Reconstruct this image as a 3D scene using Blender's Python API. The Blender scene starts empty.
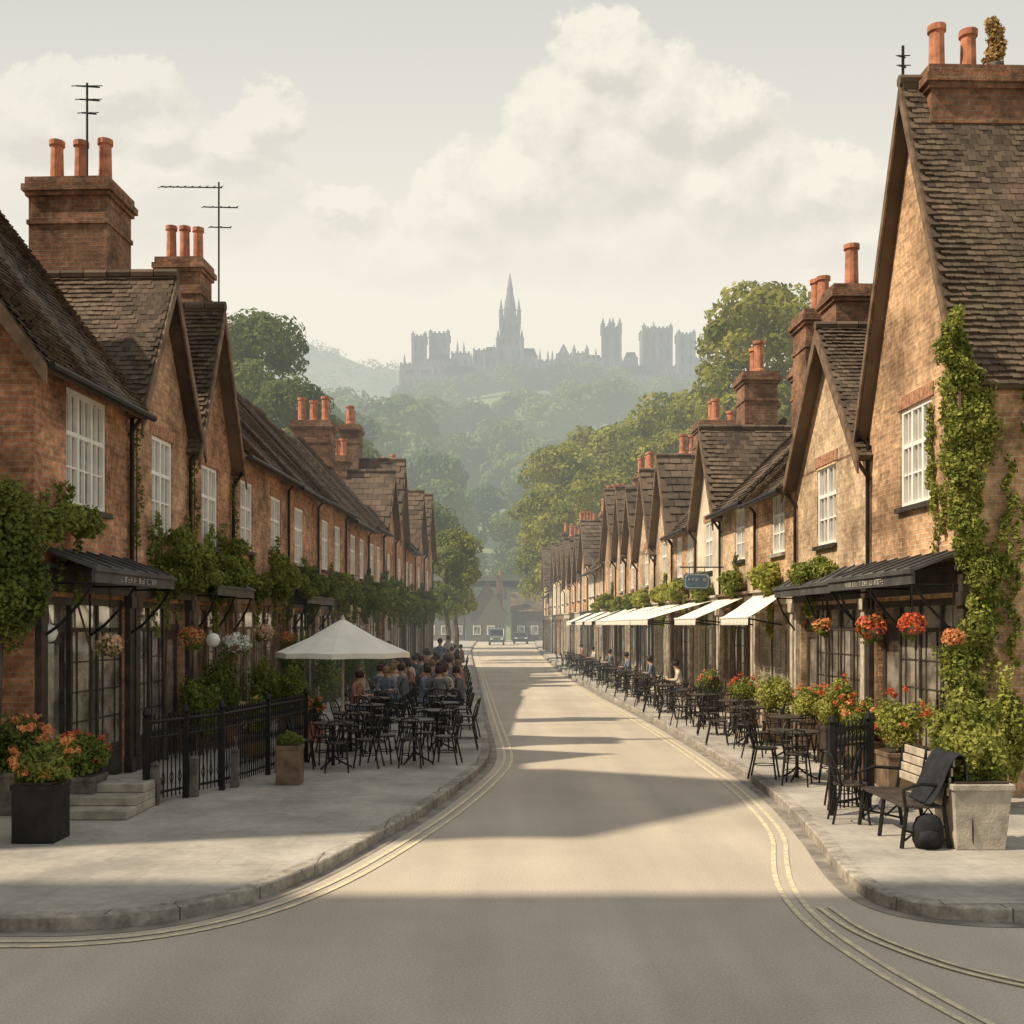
import bpy, bmesh, math, random
import numpy as np
from mathutils import Vector, Matrix
R=random.Random(7); rng=np.random.default_rng(3)
S=bpy.context.scene; COL=S.collection
Z=Vector((0,0,1)); ORG={}
ORD=['first','second','third','fourth','fifth','sixth','seventh','eighth','ninth','tenth','eleventh','twelfth','thirteenth','fourteenth','fifteenth','sixteenth','seventeenth','eighteenth','nineteenth','twentieth']
for t_ in ('twenty','thirty','forty','fifty'):
    if t_!='twenty': ORD.append(t_[:-1]+'ieth')
    ORD+=[t_+'-'+o_ for o_ in ('first','second','third','fourth','fifth','sixth','seventh','eighth','ninth')]
def G(px,py,zh=.12):
    y=(2.4-zh)*1100/(py-625); return Vector(((px-505)*y/1100,y,zh))
# ---------------------------------------------------------------- materials
def nd(nt,t,**k):
    n=nt.nodes.new(t)
    for a,b in k.items(): setattr(n,a,b)
    return n
def painted_haze_group():  # haze painted into every material as a glow that grows with distance
    g=bpy.data.node_groups.new('PaintedHaze','ShaderNodeTree')
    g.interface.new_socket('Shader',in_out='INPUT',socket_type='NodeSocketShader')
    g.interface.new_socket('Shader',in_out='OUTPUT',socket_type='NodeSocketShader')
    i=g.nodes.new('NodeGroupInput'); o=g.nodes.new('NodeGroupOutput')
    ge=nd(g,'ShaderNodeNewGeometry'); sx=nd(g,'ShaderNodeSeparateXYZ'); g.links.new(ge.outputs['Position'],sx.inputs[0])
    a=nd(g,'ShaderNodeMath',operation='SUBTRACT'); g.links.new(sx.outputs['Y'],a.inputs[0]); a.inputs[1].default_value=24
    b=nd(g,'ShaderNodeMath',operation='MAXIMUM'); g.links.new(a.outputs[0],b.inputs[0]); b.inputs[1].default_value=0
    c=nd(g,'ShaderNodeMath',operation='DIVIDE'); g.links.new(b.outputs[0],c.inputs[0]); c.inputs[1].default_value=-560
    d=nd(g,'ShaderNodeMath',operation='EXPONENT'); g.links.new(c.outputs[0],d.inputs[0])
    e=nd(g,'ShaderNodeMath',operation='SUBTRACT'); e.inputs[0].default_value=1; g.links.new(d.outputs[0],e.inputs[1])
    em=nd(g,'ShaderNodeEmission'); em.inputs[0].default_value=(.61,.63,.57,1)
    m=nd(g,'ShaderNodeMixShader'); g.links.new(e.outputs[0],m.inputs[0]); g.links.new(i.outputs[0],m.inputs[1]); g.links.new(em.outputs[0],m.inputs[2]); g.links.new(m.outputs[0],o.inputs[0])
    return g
HG=painted_haze_group()
def newmat(name):
    m=bpy.data.materials.new(name); m.use_nodes=True; nt=m.node_tree; nt.nodes.clear()
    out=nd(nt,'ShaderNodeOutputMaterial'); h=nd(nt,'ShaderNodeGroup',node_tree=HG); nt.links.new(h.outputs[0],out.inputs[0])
    try: m.cycles.emission_sampling='NONE'
    except Exception: pass
    return m,nt,h
def noise(nt,vec,scale,detail=3,rough=.55):
    n=nd(nt,'ShaderNodeTexNoise'); n.inputs['Scale'].default_value=scale; n.inputs['Detail'].default_value=detail; n.inputs['Roughness'].default_value=rough
    nt.links.new(vec,n.inputs['Vector']); return n.outputs['Fac']
def mixc(nt,fac,a,b,bt='MIX'):
    n=nd(nt,'ShaderNodeMix',data_type='RGBA',blend_type=bt)
    for s,v in ((0,fac),(6,a),(7,b)):
        if isinstance(v,(int,float)): n.inputs[s].default_value=v
        elif isinstance(v,tuple): n.inputs[s].default_value=(*v[:3],1)
        else: nt.links.new(v,n.inputs[s])
    return n.outputs[2]
def ramp(nt,fac,p0,p1,a=(0,0,0),b=(1,1,1)):
    r=nd(nt,'ShaderNodeValToRGB'); r.color_ramp.elements[0].position=p0; r.color_ramp.elements[1].position=p1
    r.color_ramp.elements[0].color=(*a,1); r.color_ramp.elements[1].color=(*b,1); nt.links.new(fac,r.inputs[0]); return r.outputs[0]
def sc(c,k): return tuple(min(1,x*k) for x in c)
def mat(name,col,rough=.8,var=.25,scale=3,bump=0,bscale=30,metal=0,spec=.3,col2=None):
    m,nt,h=newmat(name); ge=nd(nt,'ShaderNodeNewGeometry').outputs['Position']
    p=nd(nt,'ShaderNodeBsdfPrincipled'); nt.links.new(p.outputs[0],h.inputs[0])
    f=ramp(nt,noise(nt,ge,scale),.35,.65)
    c=mixc(nt,f,sc(col,1-var),col2 or sc(col,1+var)); nt.links.new(c,p.inputs['Base Color'])
    p.inputs['Roughness'].default_value=rough; p.inputs['Metallic'].default_value=metal; p.inputs['Specular IOR Level'].default_value=spec
    if bump:
        b=nd(nt,'ShaderNodeBump'); b.inputs['Strength'].default_value=bump; b.inputs['Distance'].default_value=.01
        nt.links.new(noise(nt,ge,bscale,1),b.inputs['Height']); nt.links.new(b.outputs[0],p.inputs['Normal'])
    return m
def brickmat(name,c1,c2,mort,bw=.225,rh=.075,ms=.009,rough=.9,stain=.5,bump=.6,bias=0,dist=.012,off=.5,fine=.38):
    m,nt,h=newmat(name); ge=nd(nt,'ShaderNodeNewGeometry').outputs['Position']; uv=nd(nt,'ShaderNodeUVMap').outputs[0]
    p=nd(nt,'ShaderNodeBsdfPrincipled'); nt.links.new(p.outputs[0],h.inputs[0]); p.inputs['Roughness'].default_value=rough; p.inputs['Specular IOR Level'].default_value=.2
    w=nd(nt,'ShaderNodeTexNoise'); w.inputs['Scale'].default_value=5; w.inputs['Detail'].default_value=1; nt.links.new(ge,w.inputs['Vector'])
    vm=nd(nt,'ShaderNodeVectorMath',operation='SCALE'); nt.links.new(w.outputs['Color'],vm.inputs[0]); vm.inputs['Scale'].default_value=.018
    va=nd(nt,'ShaderNodeVectorMath',operation='ADD'); nt.links.new(uv,va.inputs[0]); nt.links.new(vm.outputs[0],va.inputs[1])
    b=nd(nt,'ShaderNodeTexBrick'); nt.links.new(va.outputs[0],b.inputs['Vector']); b.offset=off
    b.inputs['Scale'].default_value=1; b.inputs['Brick Width'].default_value=bw; b.inputs['Row Height'].default_value=rh; b.inputs['Mortar Size'].default_value=ms; b.inputs['Mortar Smooth'].default_value=.3; b.inputs['Bias'].default_value=bias
    b.inputs['Color1'].default_value=(*c1,1); b.inputs['Color2'].default_value=(*c2,1); b.inputs['Mortar'].default_value=(*mort,1)
    n1=ramp(nt,noise(nt,ge,.9,5,.68),.36,.64,(1-stain,1-stain*1.05,1-stain*1.1),(1.18,1.15,1.1)); c=mixc(nt,1.0,b.outputs['Color'],n1,'MULTIPLY')
    n2=ramp(nt,noise(nt,ge,9,3,.7),.3,.7,(1-fine,)*3,(1+fine*.8,)*3); c=mixc(nt,1.0,c,n2,'MULTIPLY'); nt.links.new(c,p.inputs['Base Color'])
    bp=nd(nt,'ShaderNodeBump',invert=True); bp.inputs['Strength'].default_value=bump; bp.inputs['Distance'].default_value=dist
    ad=nd(nt,'ShaderNodeMath',operation='ADD'); nt.links.new(b.outputs['Fac'],ad.inputs[0]); nt.links.new(noise(nt,ge,40,1),ad.inputs[1]); nt.links.new(ad.outputs[0],bp.inputs['Height']); nt.links.new(bp.outputs[0],p.inputs['Normal'])
    return m
def tilemat(name,c1,c2,moss):
    m,nt,h=newmat(name); g=nd(nt,'ShaderNodeNewGeometry'); ge=g.outputs['Position']; p=nd(nt,'ShaderNodeBsdfPrincipled'); nt.links.new(p.outputs[0],h.inputs[0]); p.inputs['Roughness'].default_value=.85; p.inputs['Specular IOR Level'].default_value=.25
    c=mixc(nt,g.outputs['Random Per Island'],c1,c2)
    c=mixc(nt,ramp(nt,noise(nt,ge,1.8,5,.75),.52,.68),c,moss)
    c=mixc(nt,1.0,c,ramp(nt,noise(nt,ge,.6,4,.6),.33,.66,(.66,.66,.66),(1.25,1.22,1.18)),'MULTIPLY')
    nt.links.new(c,p.inputs['Base Color']); return m
def leafmat(name,c1,c2,scale=1.2,tr=.3,isl=.5):
    m,nt,h=newmat(name); ge=nd(nt,'ShaderNodeNewGeometry')
    f=ramp(nt,noise(nt,ge.outputs['Position'],scale,3,.6),.36,.64); c=mixc(nt,f,c1,c2)
    if isl: c=mixc(nt,ge.outputs['Random Per Island'],c,mixc(nt,isl,c,sc(c2,1.5)))
    d=nd(nt,'ShaderNodeBsdfDiffuse'); t=nd(nt,'ShaderNodeBsdfTranslucent'); mx=nd(nt,'ShaderNodeMixShader'); mx.inputs[0].default_value=tr
    nt.links.new(c,d.inputs[0]); nt.links.new(c,t.inputs[0]); nt.links.new(d.outputs[0],mx.inputs[1]); nt.links.new(t.outputs[0],mx.inputs[2]); nt.links.new(mx.outputs[0],h.inputs[0]); return m
def glassmat(name,col,tf=0.,gl=0.):
    m,nt,h=newmat(name); p=nd(nt,'ShaderNodeBsdfPrincipled'); ge=nd(nt,'ShaderNodeNewGeometry').outputs['Position']
    nt.links.new(mixc(nt,ramp(nt,noise(nt,ge,2.2,2),.4,.6),sc(col,.5),sc(col,1.6)),p.inputs['Base Color'])
    p.inputs['Roughness'].default_value=.12; p.inputs['Specular IOR Level'].default_value=.8
    b=nd(nt,'ShaderNodeBump'); b.inputs['Strength'].default_value=.15; b.inputs['Distance'].default_value=.02; nt.links.new(noise(nt,ge,2.5,1),b.inputs['Height']); nt.links.new(b.outputs[0],p.inputs['Normal'])
    last=p.outputs[0]
    if gl:
        q=nd(nt,'ShaderNodeBsdfGlossy'); q.inputs['Roughness'].default_value=.10; q.inputs[0].default_value=(.95,.95,.93,1); nt.links.new(b.outputs[0],q.inputs['Normal']); mx=nd(nt,'ShaderNodeMixShader'); mx.inputs[0].default_value=gl; nt.links.new(last,mx.inputs[1]); nt.links.new(q.outputs[0],mx.inputs[2]); last=mx.outputs[0]
    if tf:
        t=nd(nt,'ShaderNodeBsdfTransparent'); mx=nd(nt,'ShaderNodeMixShader'); mx.inputs[0].default_value=tf
        nt.links.new(last,mx.inputs[1]); nt.links.new(t.outputs[0],mx.inputs[2]); last=mx.outputs[0]
    nt.links.new(last,h.inputs[0])
    return m
M={}
M['brickL']=brickmat('brick_dark_red',(.68,.34,.185),(.42,.205,.115),(.50,.39,.285),stain=.58)
M['brickL2']=brickmat('brick_brown',(.68,.385,.215),(.46,.25,.145),(.52,.43,.325),stain=.58)
M['brickR']=brickmat('brick_tan',(.74,.46,.265),(.49,.295,.17),(.64,.53,.385),stain=.58)
M['brickR2']=brickmat('brick_buff',(.76,.55,.35),(.57,.40,.25),(.66,.55,.42),stain=.53)
M['chim']=brickmat('brick_chimney',(.38,.19,.11),(.22,.12,.075),(.26,.215,.16),stain=.62)
M['solid']=mat('soldier_brick',(.42,.215,.125),.9,.35,14)
M['tile']=tilemat('clay_roof_tile',(.070,.050,.037),(.175,.122,.085),(.14,.115,.07))
M['tile2']=tilemat('brown_roof_tile',(.070,.052,.039),(.175,.128,.092),(.155,.132,.085))
M['render']=mat('cream_render',(.68,.58,.43),.9,.2,1.5)
M['pave']=brickmat('paving_slab',(.42,.395,.35),(.39,.365,.32),(.335,.31,.27),bw=1.1,rh=.75,ms=.006,stain=.25,bump=.1,rough=.85,fine=.10)
M['kerb']=brickmat('kerb_stone',(.40,.37,.32),(.34,.315,.27),(.16,.145,.12),bw=.9,rh=3,ms=.010,stain=.35,bump=.2)
M['stone']=mat('stone',(.38,.345,.28),.85,.25,4,.5,30)
M['stonedk']=mat('weathered_dark_stone',(.15,.13,.105),.9,.35,6,.5,30)
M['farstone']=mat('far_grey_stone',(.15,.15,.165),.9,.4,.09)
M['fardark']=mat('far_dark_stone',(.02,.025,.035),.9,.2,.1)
M['black']=mat('black_iron',(.022,.020,.018),.5,.3,6,0,metal=.3)
M['dwood']=mat('dark_painted_timber',(.055,.044,.036),.5,.35,5)
M['bwood']=mat('brown_timber',(.18,.12,.075),.7,.35,5)
M['gwood']=mat('weathered_pale_timber',(.50,.43,.33),.75,.25,6)
M['white']=mat('white_paint',(.90,.87,.80),.5,.07,3)
M['cream']=mat('cream_canvas',(.85,.80,.69),.85,.06,2)
M['terra']=mat('terracotta',(.48,.195,.105),.8,.3,5)
M['lead']=mat('lead_sheet',(.08,.077,.073),.55,.3,3)
M['glass']=glassmat('window_glass',(.22,.21,.185),0,.18)
M['sglass']=glassmat('shop_glass',(.50,.45,.36),.30,.45)
M['inter']=mat('shop_interior',(.62,.50,.35),.9,.35,2.6,col2=(.97,.91,.77))
M['goods']=mat('shop_goods',(.55,.38,.25),.7,.6,7,col2=(.97,.93,.84))
M['concrete']=mat('concrete',(.46,.41,.33),.9,.25,5,.5,40)
M['soil']=mat('soil',(.06,.045,.03),1,.3,20)
M['bark']=mat('bark',(.10,.08,.055),.95,.3,4)
M['leafd']=leafmat('leaf_dark',(.045,.07,.02),(.17,.20,.05),1.6)
M['leafm']=leafmat('leaf_mid',(.065,.09,.02),(.23,.26,.065),1.8)
M['leafy']=leafmat('leaf_yellow_green',(.12,.145,.03),(.39,.39,.10),2)
M['treeA']=leafmat('tree_leaf_olive',(.10,.125,.024),(.37,.35,.075),.25,.35,.2)
M['treeB']=leafmat('tree_leaf_deep',(.06,.09,.028),(.21,.235,.07),.25,.35,.2)
M['treeF']=leafmat('far_tree_leaf',(.070,.11,.05),(.20,.25,.09),.03,.15,0)
M['treeW']=leafmat('woodland_leaf',(.08,.125,.055),(.21,.255,.10),.02,.15,0)
M['dry']=leafmat('dry_grass',(.20,.13,.05),(.42,.28,.12),5)
M['fred']=leafmat('flower_red',(.46,.08,.04),(.66,.17,.08),9,.25)
M['forange']=leafmat('flower_orange',(.54,.19,.08),(.74,.33,.15),9,.25)
M['fpeach']=leafmat('flower_peach',(.62,.34,.22),(.80,.54,.38),9,.25)
M['fwhite']=leafmat('flower_white',(.72,.70,.63),(.9,.87,.80),9,.25)
M['skin']=mat('skin',(.50,.30,.20),.6,.1,6)
M['hair']=mat('brown_hair',(.05,.03,.02),.7,.3,20)
M['hair2']=mat('fair_hair',(.22,.14,.07),.7,.3,20)
M['cblue']=mat('blue_cloth',(.17,.19,.24),.9,.2,8); M['cred']=mat('red_cloth',(.32,.16,.12),.9,.2,8); M['cwhite']=mat('pale_cloth',(.55,.50,.43),.9,.2,8); M['cgrey']=mat('grey_cloth',(.14,.14,.14),.9,.2,8); M['cdark']=mat('dark_cloth',(.022,.022,.026),.9,.3,8,.4,60)
M['signb']=mat('blue_grey_sign_paint',(.07,.12,.17),.5,.15,5)
M['letter']=mat('pale_lettering',(.55,.52,.45),.7,.1,9)
def asphalt():
    m,nt,h=newmat('asphalt'); ge=nd(nt,'ShaderNodeNewGeometry').outputs['Position']; p=nd(nt,'ShaderNodeBsdfPrincipled'); nt.links.new(p.outputs[0],h.inputs[0])
    c=mixc(nt,ramp(nt,noise(nt,ge,.35,5,.6),.35,.68),(.47,.405,.32),(.575,.505,.405))
    c=mixc(nt,1.0,c,ramp(nt,noise(nt,ge,55,1),.3,.75,(.82,.82,.82),(1.14,1.14,1.14)),'MULTIPLY')
    mp=nd(nt,'ShaderNodeMapping'); mp.inputs['Scale'].default_value=(1.3,.10,1); nt.links.new(ge,mp.inputs[0])
    c=mixc(nt,1.0,c,ramp(nt,noise(nt,mp.outputs[0],1,3),.35,.65,(.88,.88,.89),(1.05,1.045,1.04)),'MULTIPLY')
    nt.links.new(c,p.inputs['Base Color']); p.inputs['Roughness'].default_value=.85; p.inputs['Specular IOR Level'].default_value=.25
    b=nd(nt,'ShaderNodeBump'); b.inputs['Strength'].default_value=.4; b.inputs['Distance'].default_value=.005; nt.links.new(noise(nt,ge,70,1),b.inputs['Height']); nt.links.new(b.outputs[0],p.inputs['Normal'])
    return m
M['asphalt']=asphalt()
def yellow():
    m,nt,h=newmat('worn_yellow_line'); ge=nd(nt,'ShaderNodeNewGeometry').outputs['Position']; p=nd(nt,'ShaderNodeBsdfPrincipled'); nt.links.new(p.outputs[0],h.inputs[0])
    nt.links.new(mixc(nt,ramp(nt,noise(nt,ge,7,5,.8),.42,.62),(.53,.46,.34),(.82,.70,.43)),p.inputs['Base Color']); p.inputs['Roughness'].default_value=.8; return m
M['yellow']=yellow()
M['field']=mat('hill_field',(.14,.185,.08),1,.2,.014,col2=(.27,.30,.14))
M['grass']=mat('ground_grass',(.10,.11,.05),1,.3,.3)
# ---------------------------------------------------------------- mesh helpers
class MB:
    def __init__(s): s.v=[]; s.f=[]
    def add(s,vs,fs):
        n=len(s.v); s.v+= [tuple(v) for v in vs]; s.f+=[tuple(i+n for i in f) for f in fs]; return s
    def quad(s,*p): return s.add(p,[tuple(range(len(p)))])
    def box(s,a,b,F=None):
        F=F or (lambda x,y,z:(x,y,z)); x0,y0,z0=a; x1,y1,z1=b
        return s.add([F(x,y,z) for z in (z0,z1) for x,y in ((x0,y0),(x1,y0),(x1,y1),(x0,y1))],[(0,3,2,1),(4,5,6,7),(0,1,5,4),(1,2,6,5),(2,3,7,6),(3,0,4,7)])
    def taper(s,c,w0,w1,z0,z1,rz=0):
        vs=[]
        for w,z in ((w0,z0),(w1,z1)):
            for sx,sy in ((-1,-1),(1,-1),(1,1),(-1,1)):
                x,y=sx*w[0]/2,sy*w[1]/2; vs.append((c[0]+x*math.cos(rz)-y*math.sin(rz),c[1]+x*math.sin(rz)+y*math.cos(rz),z))
        return s.add(vs,[(0,3,2,1),(4,5,6,7),(0,1,5,4),(1,2,6,5),(2,3,7,6),(3,0,4,7)])
    def prism(s,F,poly,d0,d1):
        n=len(poly); vs=[F(a,d0,b) for a,b in poly]+[F(a,d1,b) for a,b in poly]
        return s.add(vs,[tuple(range(n)),tuple(range(2*n-1,n-1,-1))]+[(i,(i+1)%n,n+(i+1)%n,n+i) for i in range(n)])
    def tube(s,pts,r,n=6,r1=None):
        pts=[Vector(p) for p in pts]; m=len(pts); r1=r if r1 is None else r1; vs=[]
        for i,p in enumerate(pts):
            t=(pts[min(i+1,m-1)]-pts[max(i-1,0)]).normalized(); a=t.cross(Vector((.3,.8,.52))if abs(t.y)<.9 else Vector((1,0,.1))).normalized(); b=t.cross(a)
            rr=r+(r1-r)*i/(m-1)
            vs+=[p+a*rr*math.cos(2*math.pi*k/n)+b*rr*math.sin(2*math.pi*k/n) for k in range(n)]
        fs=[(i*n+k,i*n+(k+1)%n,(i+1)*n+(k+1)%n,(i+1)*n+k) for i in range(m-1) for k in range(n)]
        return s.add(vs,fs+[tuple(range(n)),tuple(range((m-1)*n,m*n))])
    def lathe(s,prof,n=16,c=(0,0,0),sx=1,sy=1):
        vs=[(c[0]+r*sx*math.cos(2*math.pi*k/n),c[1]+r*sy*math.sin(2*math.pi*k/n),c[2]+z) for r,z in prof for k in range(n)]; m=len(prof)
        fs=[(i*n+k,i*n+(k+1)%n,(i+1)*n+(k+1)%n,(i+1)*n+k) for i in range(m-1) for k in range(n)]
        return s.add(vs,fs+[tuple(range(n))[::-1],tuple(range((m-1)*n,m*n))])
    def build(s,name,m,parent=None,loc=None,uv=False,smooth=False,bevel=0):
        o=ORG.get(parent.name) if parent else Vector(loc or (0,0,0)); V=np.array(s.v,dtype=float)
        me=bpy.data.meshes.new(name); me.from_pydata((V-np.array(o)).tolist(),[],s.f)
        if uv:
            l=me.uv_layers.new(name='UVMap'); data=np.zeros((len(me.loops),2)); k=0
            for f in s.f:
                p=V[list(f)]; n=np.cross(p[1]-p[0],p[2]-p[0]) if len(p)==3 else np.cross(p[2]-p[0],p[3]-p[1]); ln=np.linalg.norm(n); n=n/ln if ln>1e-9 else np.array((0,0,1.))
                if n[2]<0:n=-n
                if n[2]>.98: u=np.array((1.,0,0)); w=np.array((0,1.,0))
                else: u=np.array((-n[1],n[0],0)); u/=np.linalg.norm(u); w=np.cross(n,u); w=w if w[2]>0 else -w
                data[k:k+len(p),0]=p@u; data[k:k+len(p),1]=p@w; k+=len(p)
            l.data.foreach_set('uv',data.ravel())
        me.materials.append(m)
        if smooth: me.polygons.foreach_set('use_smooth',[True]*len(me.polygons))
        ob=bpy.data.objects.new(name,me); COL.objects.link(ob)
        if parent: ob.parent=parent
        else: ob.location=o
        ORG[ob.name]=Vector(o)
        if bevel:
            b=ob.modifiers.new('b','BEVEL'); b.width=bevel; b.segments=2; b.limit_method='ANGLE'
        return ob
def tag(o,label,cat,group=None,kind=None):
    if label:o['label']=label
    if cat:o['category']=cat
    if group:o['group']=group
    if kind:o['kind']=kind
    return o
def thing(name,label,cat,loc=(0,0,0),group=None):
    o=bpy.data.objects.new(name,None); COL.objects.link(o); o.location=loc; ORG[o.name]=Vector(loc); o.empty_display_size=.2; return tag(o,label,cat,group)
def struct(o): o['kind']='structure'; return o
def dup(root,loc,rz=0,label=None,scale=None,group=None,matmap=None):
    def rec(o,par):
        c=o.copy(); COL.objects.link(c); c.parent=par
        if matmap and o.data is not None and any(s in matmap for s in o.data.materials):
            c.data=o.data.copy()
            for i,s in enumerate(c.data.materials):
                if s in matmap: c.data.materials[i]=matmap[s]
        for ch in list(o.children): rec(ch,c)
        return c
    r=rec(root,None); r.location=loc; r.rotation_euler=(0,0,rz)
    if scale: r.scale=scale
    if label: r['label']=label
    if group: r['group']=group
    return r
def leaves(name,m,PN,size,parent=None,loc=None,jit=.5,rnd=.55):
    # PN: n x 6, leaf positions and the outward direction each leaf roughly faces
    PN=np.asarray(PN); P=PN[:,:3]; n=len(P); o=np.array(ORG[parent.name] if parent else (loc or (0,0,0)))
    nn=PN[:,3:]+rng.normal(size=(n,3))*rnd; nn/=np.linalg.norm(nn,axis=1)[:,None]
    a=np.cross(nn,rng.normal(size=(n,3))); a/=np.linalg.norm(a,axis=1)[:,None]; b=np.cross(nn,a)
    s=(size*(1+jit*(rng.random(n)*2-1)))[:,None]; V=np.stack([P-a*s,P+b*s*.6,P+a*s,P-b*s*.6],1)-o
    me=bpy.data.meshes.new(name); me.vertices.add(4*n); me.vertices.foreach_set('co',V.reshape(-1)); me.loops.add(4*n); me.loops.foreach_set('vertex_index',np.arange(4*n,dtype=np.int32)); me.polygons.add(n); me.polygons.foreach_set('loop_start',np.arange(0,4*n,4,dtype=np.int32)); me.polygons.foreach_set('loop_total',np.full(n,4,dtype=np.int32)); me.update(calc_edges=True); me.materials.append(m)
    ob=bpy.data.objects.new(name,me); COL.objects.link(ob)
    if parent: ob.parent=parent
    else: ob.location=o
    ORG[ob.name]=Vector(o); return ob
def ell(n,c,r,inner=.3):
    d=rng.normal(size=(n,3)); d/=np.linalg.norm(d,axis=1)[:,None]; q=inner+(1-inner)*rng.random(n)**.6
    return np.concatenate([np.array(c)+d*q[:,None]*np.array(r),d],1)
def clumpy(n,c,r,k=8,cr=.42):
    cc=ell(k,c,np.array(r)*.72,.15)[:,:3]; return np.concatenate([ell(n//k,x,np.array(r)*cr*(.7+.6*rng.random()),.3) for x in cc])
# ---------------------------------------------------------------- camera, light, world
cd=bpy.data.cameras.new('camera'); cam=bpy.data.objects.new('camera',cd); COL.objects.link(cam); S.camera=cam
cam.location=(0,0,2.4); cam.rotation_euler=(math.radians(90),0,0); cd.lens=1100/1024*36; cd.sensor_width=36; cd.shift_y=113/1024; cd.shift_x=7/1024; cd.clip_end=6000; cd.clip_start=.1
EL=math.radians(47); AZ=math.radians(14)
tow=Vector((-math.cos(AZ)*math.cos(EL),-math.sin(AZ)*math.cos(EL),math.sin(EL)))
sl=bpy.data.lights.new('sun','SUN'); sl.energy=5.0; sl.angle=math.radians(.9); sl.color=(1,.86,.66); so=bpy.data.objects.new('sun',sl); COL.objects.link(so); so.rotation_euler=(-tow).to_track_quat('-Z','Y').to_euler(); so.location=(-20,0,30)
def world():
    w=bpy.data.worlds.new('World'); S.world=w; w.use_nodes=True; nt=w.node_tree; nt.nodes.clear(); L=nt.links.new
    out=nd(nt,'ShaderNodeOutputWorld'); sk=nd(nt,'ShaderNodeTexSky',sky_type='NISHITA'); sk.sun_disc=False; sk.sun_elevation=EL; sk.sun_rotation=math.atan2(tow.x,tow.y); sk.dust_density=3
    b1=nd(nt,'ShaderNodeBackground'); b1.inputs[1].default_value=.12; L(sk.outputs[0],b1.inputs[0])
    g=bpy.data.node_groups.new('CloudField','ShaderNodeTree'); g.interface.new_socket('V',in_out='INPUT',socket_type='NodeSocketVector'); g.interface.new_socket('D',in_out='OUTPUT',socket_type='NodeSocketFloat')
    gi=g.nodes.new('NodeGroupInput'); go=g.nodes.new('NodeGroupOutput'); K=g.links.new
    n=nd(g,'ShaderNodeTexNoise'); n.inputs['Scale'].default_value=12; n.inputs['Detail'].default_value=7; n.inputs['Roughness'].default_value=.66; K(gi.outputs[0],n.inputs['Vector'])
    s1=nd(g,'ShaderNodeVectorMath',operation='SUBTRACT'); K(n.outputs['Color'],s1.inputs[0]); s1.inputs[1].default_value=(.5,.5,.5)
    s2=nd(g,'ShaderNodeVectorMath',operation='SCALE'); K(s1.outputs[0],s2.inputs[0]); s2.inputs['Scale'].default_value=.105
    s3=nd(g,'ShaderNodeVectorMath',operation='ADD'); K(gi.outputs[0],s3.inputs[0]); K(s2.outputs[0],s3.inputs[1])
    last=None
    for px,py,rx,ry in [(608,60,62,54),(655,105,84,70),(712,112,66,58),(570,130,80,70),(610,170,130,90),(520,185,90,66),(720,185,100,80),(450,215,75,42),(640,240,200,80),(420,250,110,45),(825,190,80,54),(870,235,110,52),(940,240,110,54),(265,120,50,34),(225,155,60,34),(330,200,50,24),(100,90,90,36),(50,118,100,50),(150,135,70,40),(120,195,200,60)]:
        a=nd(g,'ShaderNodeVectorMath',operation='SUBTRACT'); K(s3.outputs[0],a.inputs[0]); a.inputs[1].default_value=((px-505)/1100,(625-py)/1100,0)
        b=nd(g,'ShaderNodeVectorMath',operation='MULTIPLY'); K(a.outputs[0],b.inputs[0]); b.inputs[1].default_value=(1100/rx,1100/ry,0)
        c=nd(g,'ShaderNodeVectorMath',operation='LENGTH'); K(b.outputs[0],c.inputs[0])
        d=nd(g,'ShaderNodeMath',operation='SUBTRACT'); d.inputs[0].default_value=1; K(c.outputs['Value'],d.inputs[1])
        if last is None: last=d
        else:
            e=nd(g,'ShaderNodeMath',operation='SMOOTH_MAX'); K(last.outputs[0],e.inputs[0]); K(d.outputs[0],e.inputs[1]); e.inputs[2].default_value=.08; last=e
    n2=nd(g,'ShaderNodeTexNoise'); n2.inputs['Scale'].default_value=20; n2.inputs['Detail'].default_value=6; n2.inputs['Roughness'].default_value=.6; K(gi.outputs[0],n2.inputs['Vector'])
    m1=nd(g,'ShaderNodeMath',operation='MULTIPLY_ADD'); K(n2.outputs['Fac'],m1.inputs[0]); m1.inputs[1].default_value=.6; m1.inputs[2].default_value=-.26
    m2=nd(g,'ShaderNodeMath',operation='ADD'); K(last.outputs[0],m2.inputs[0]); K(m1.outputs[0],m2.inputs[1]); K(m2.outputs[0],go.inputs[0])
    tc=nd(nt,'ShaderNodeTexCoord'); sx=nd(nt,'ShaderNodeSeparateXYZ'); L(tc.outputs['Generated'],sx.inputs[0])
    ab=nd(nt,'ShaderNodeMath',operation='ABSOLUTE'); L(sx.outputs[1],ab.inputs[0]); mx=nd(nt,'ShaderNodeMath',operation='MAXIMUM'); L(ab.outputs[0],mx.inputs[0]); mx.inputs[1].default_value=.2
    du=nd(nt,'ShaderNodeMath',operation='DIVIDE'); L(sx.outputs[0],du.inputs[0]); L(mx.outputs[0],du.inputs[1])
    dv=nd(nt,'ShaderNodeMath',operation='DIVIDE'); L(sx.outputs[2],dv.inputs[0]); L(mx.outputs[0],dv.inputs[1])
    cv=nd(nt,'ShaderNodeCombineXYZ'); L(du.outputs[0],cv.inputs[0]); L(dv.outputs[0],cv.inputs[1])
    A=nd(nt,'ShaderNodeGroup',node_tree=g); L(cv.outputs[0],A.inputs[0])
    of=nd(nt,'ShaderNodeVectorMath',operation='ADD'); L(cv.outputs[0],of.inputs[0]); of.inputs[1].default_value=(-.010,.022,0)
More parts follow.
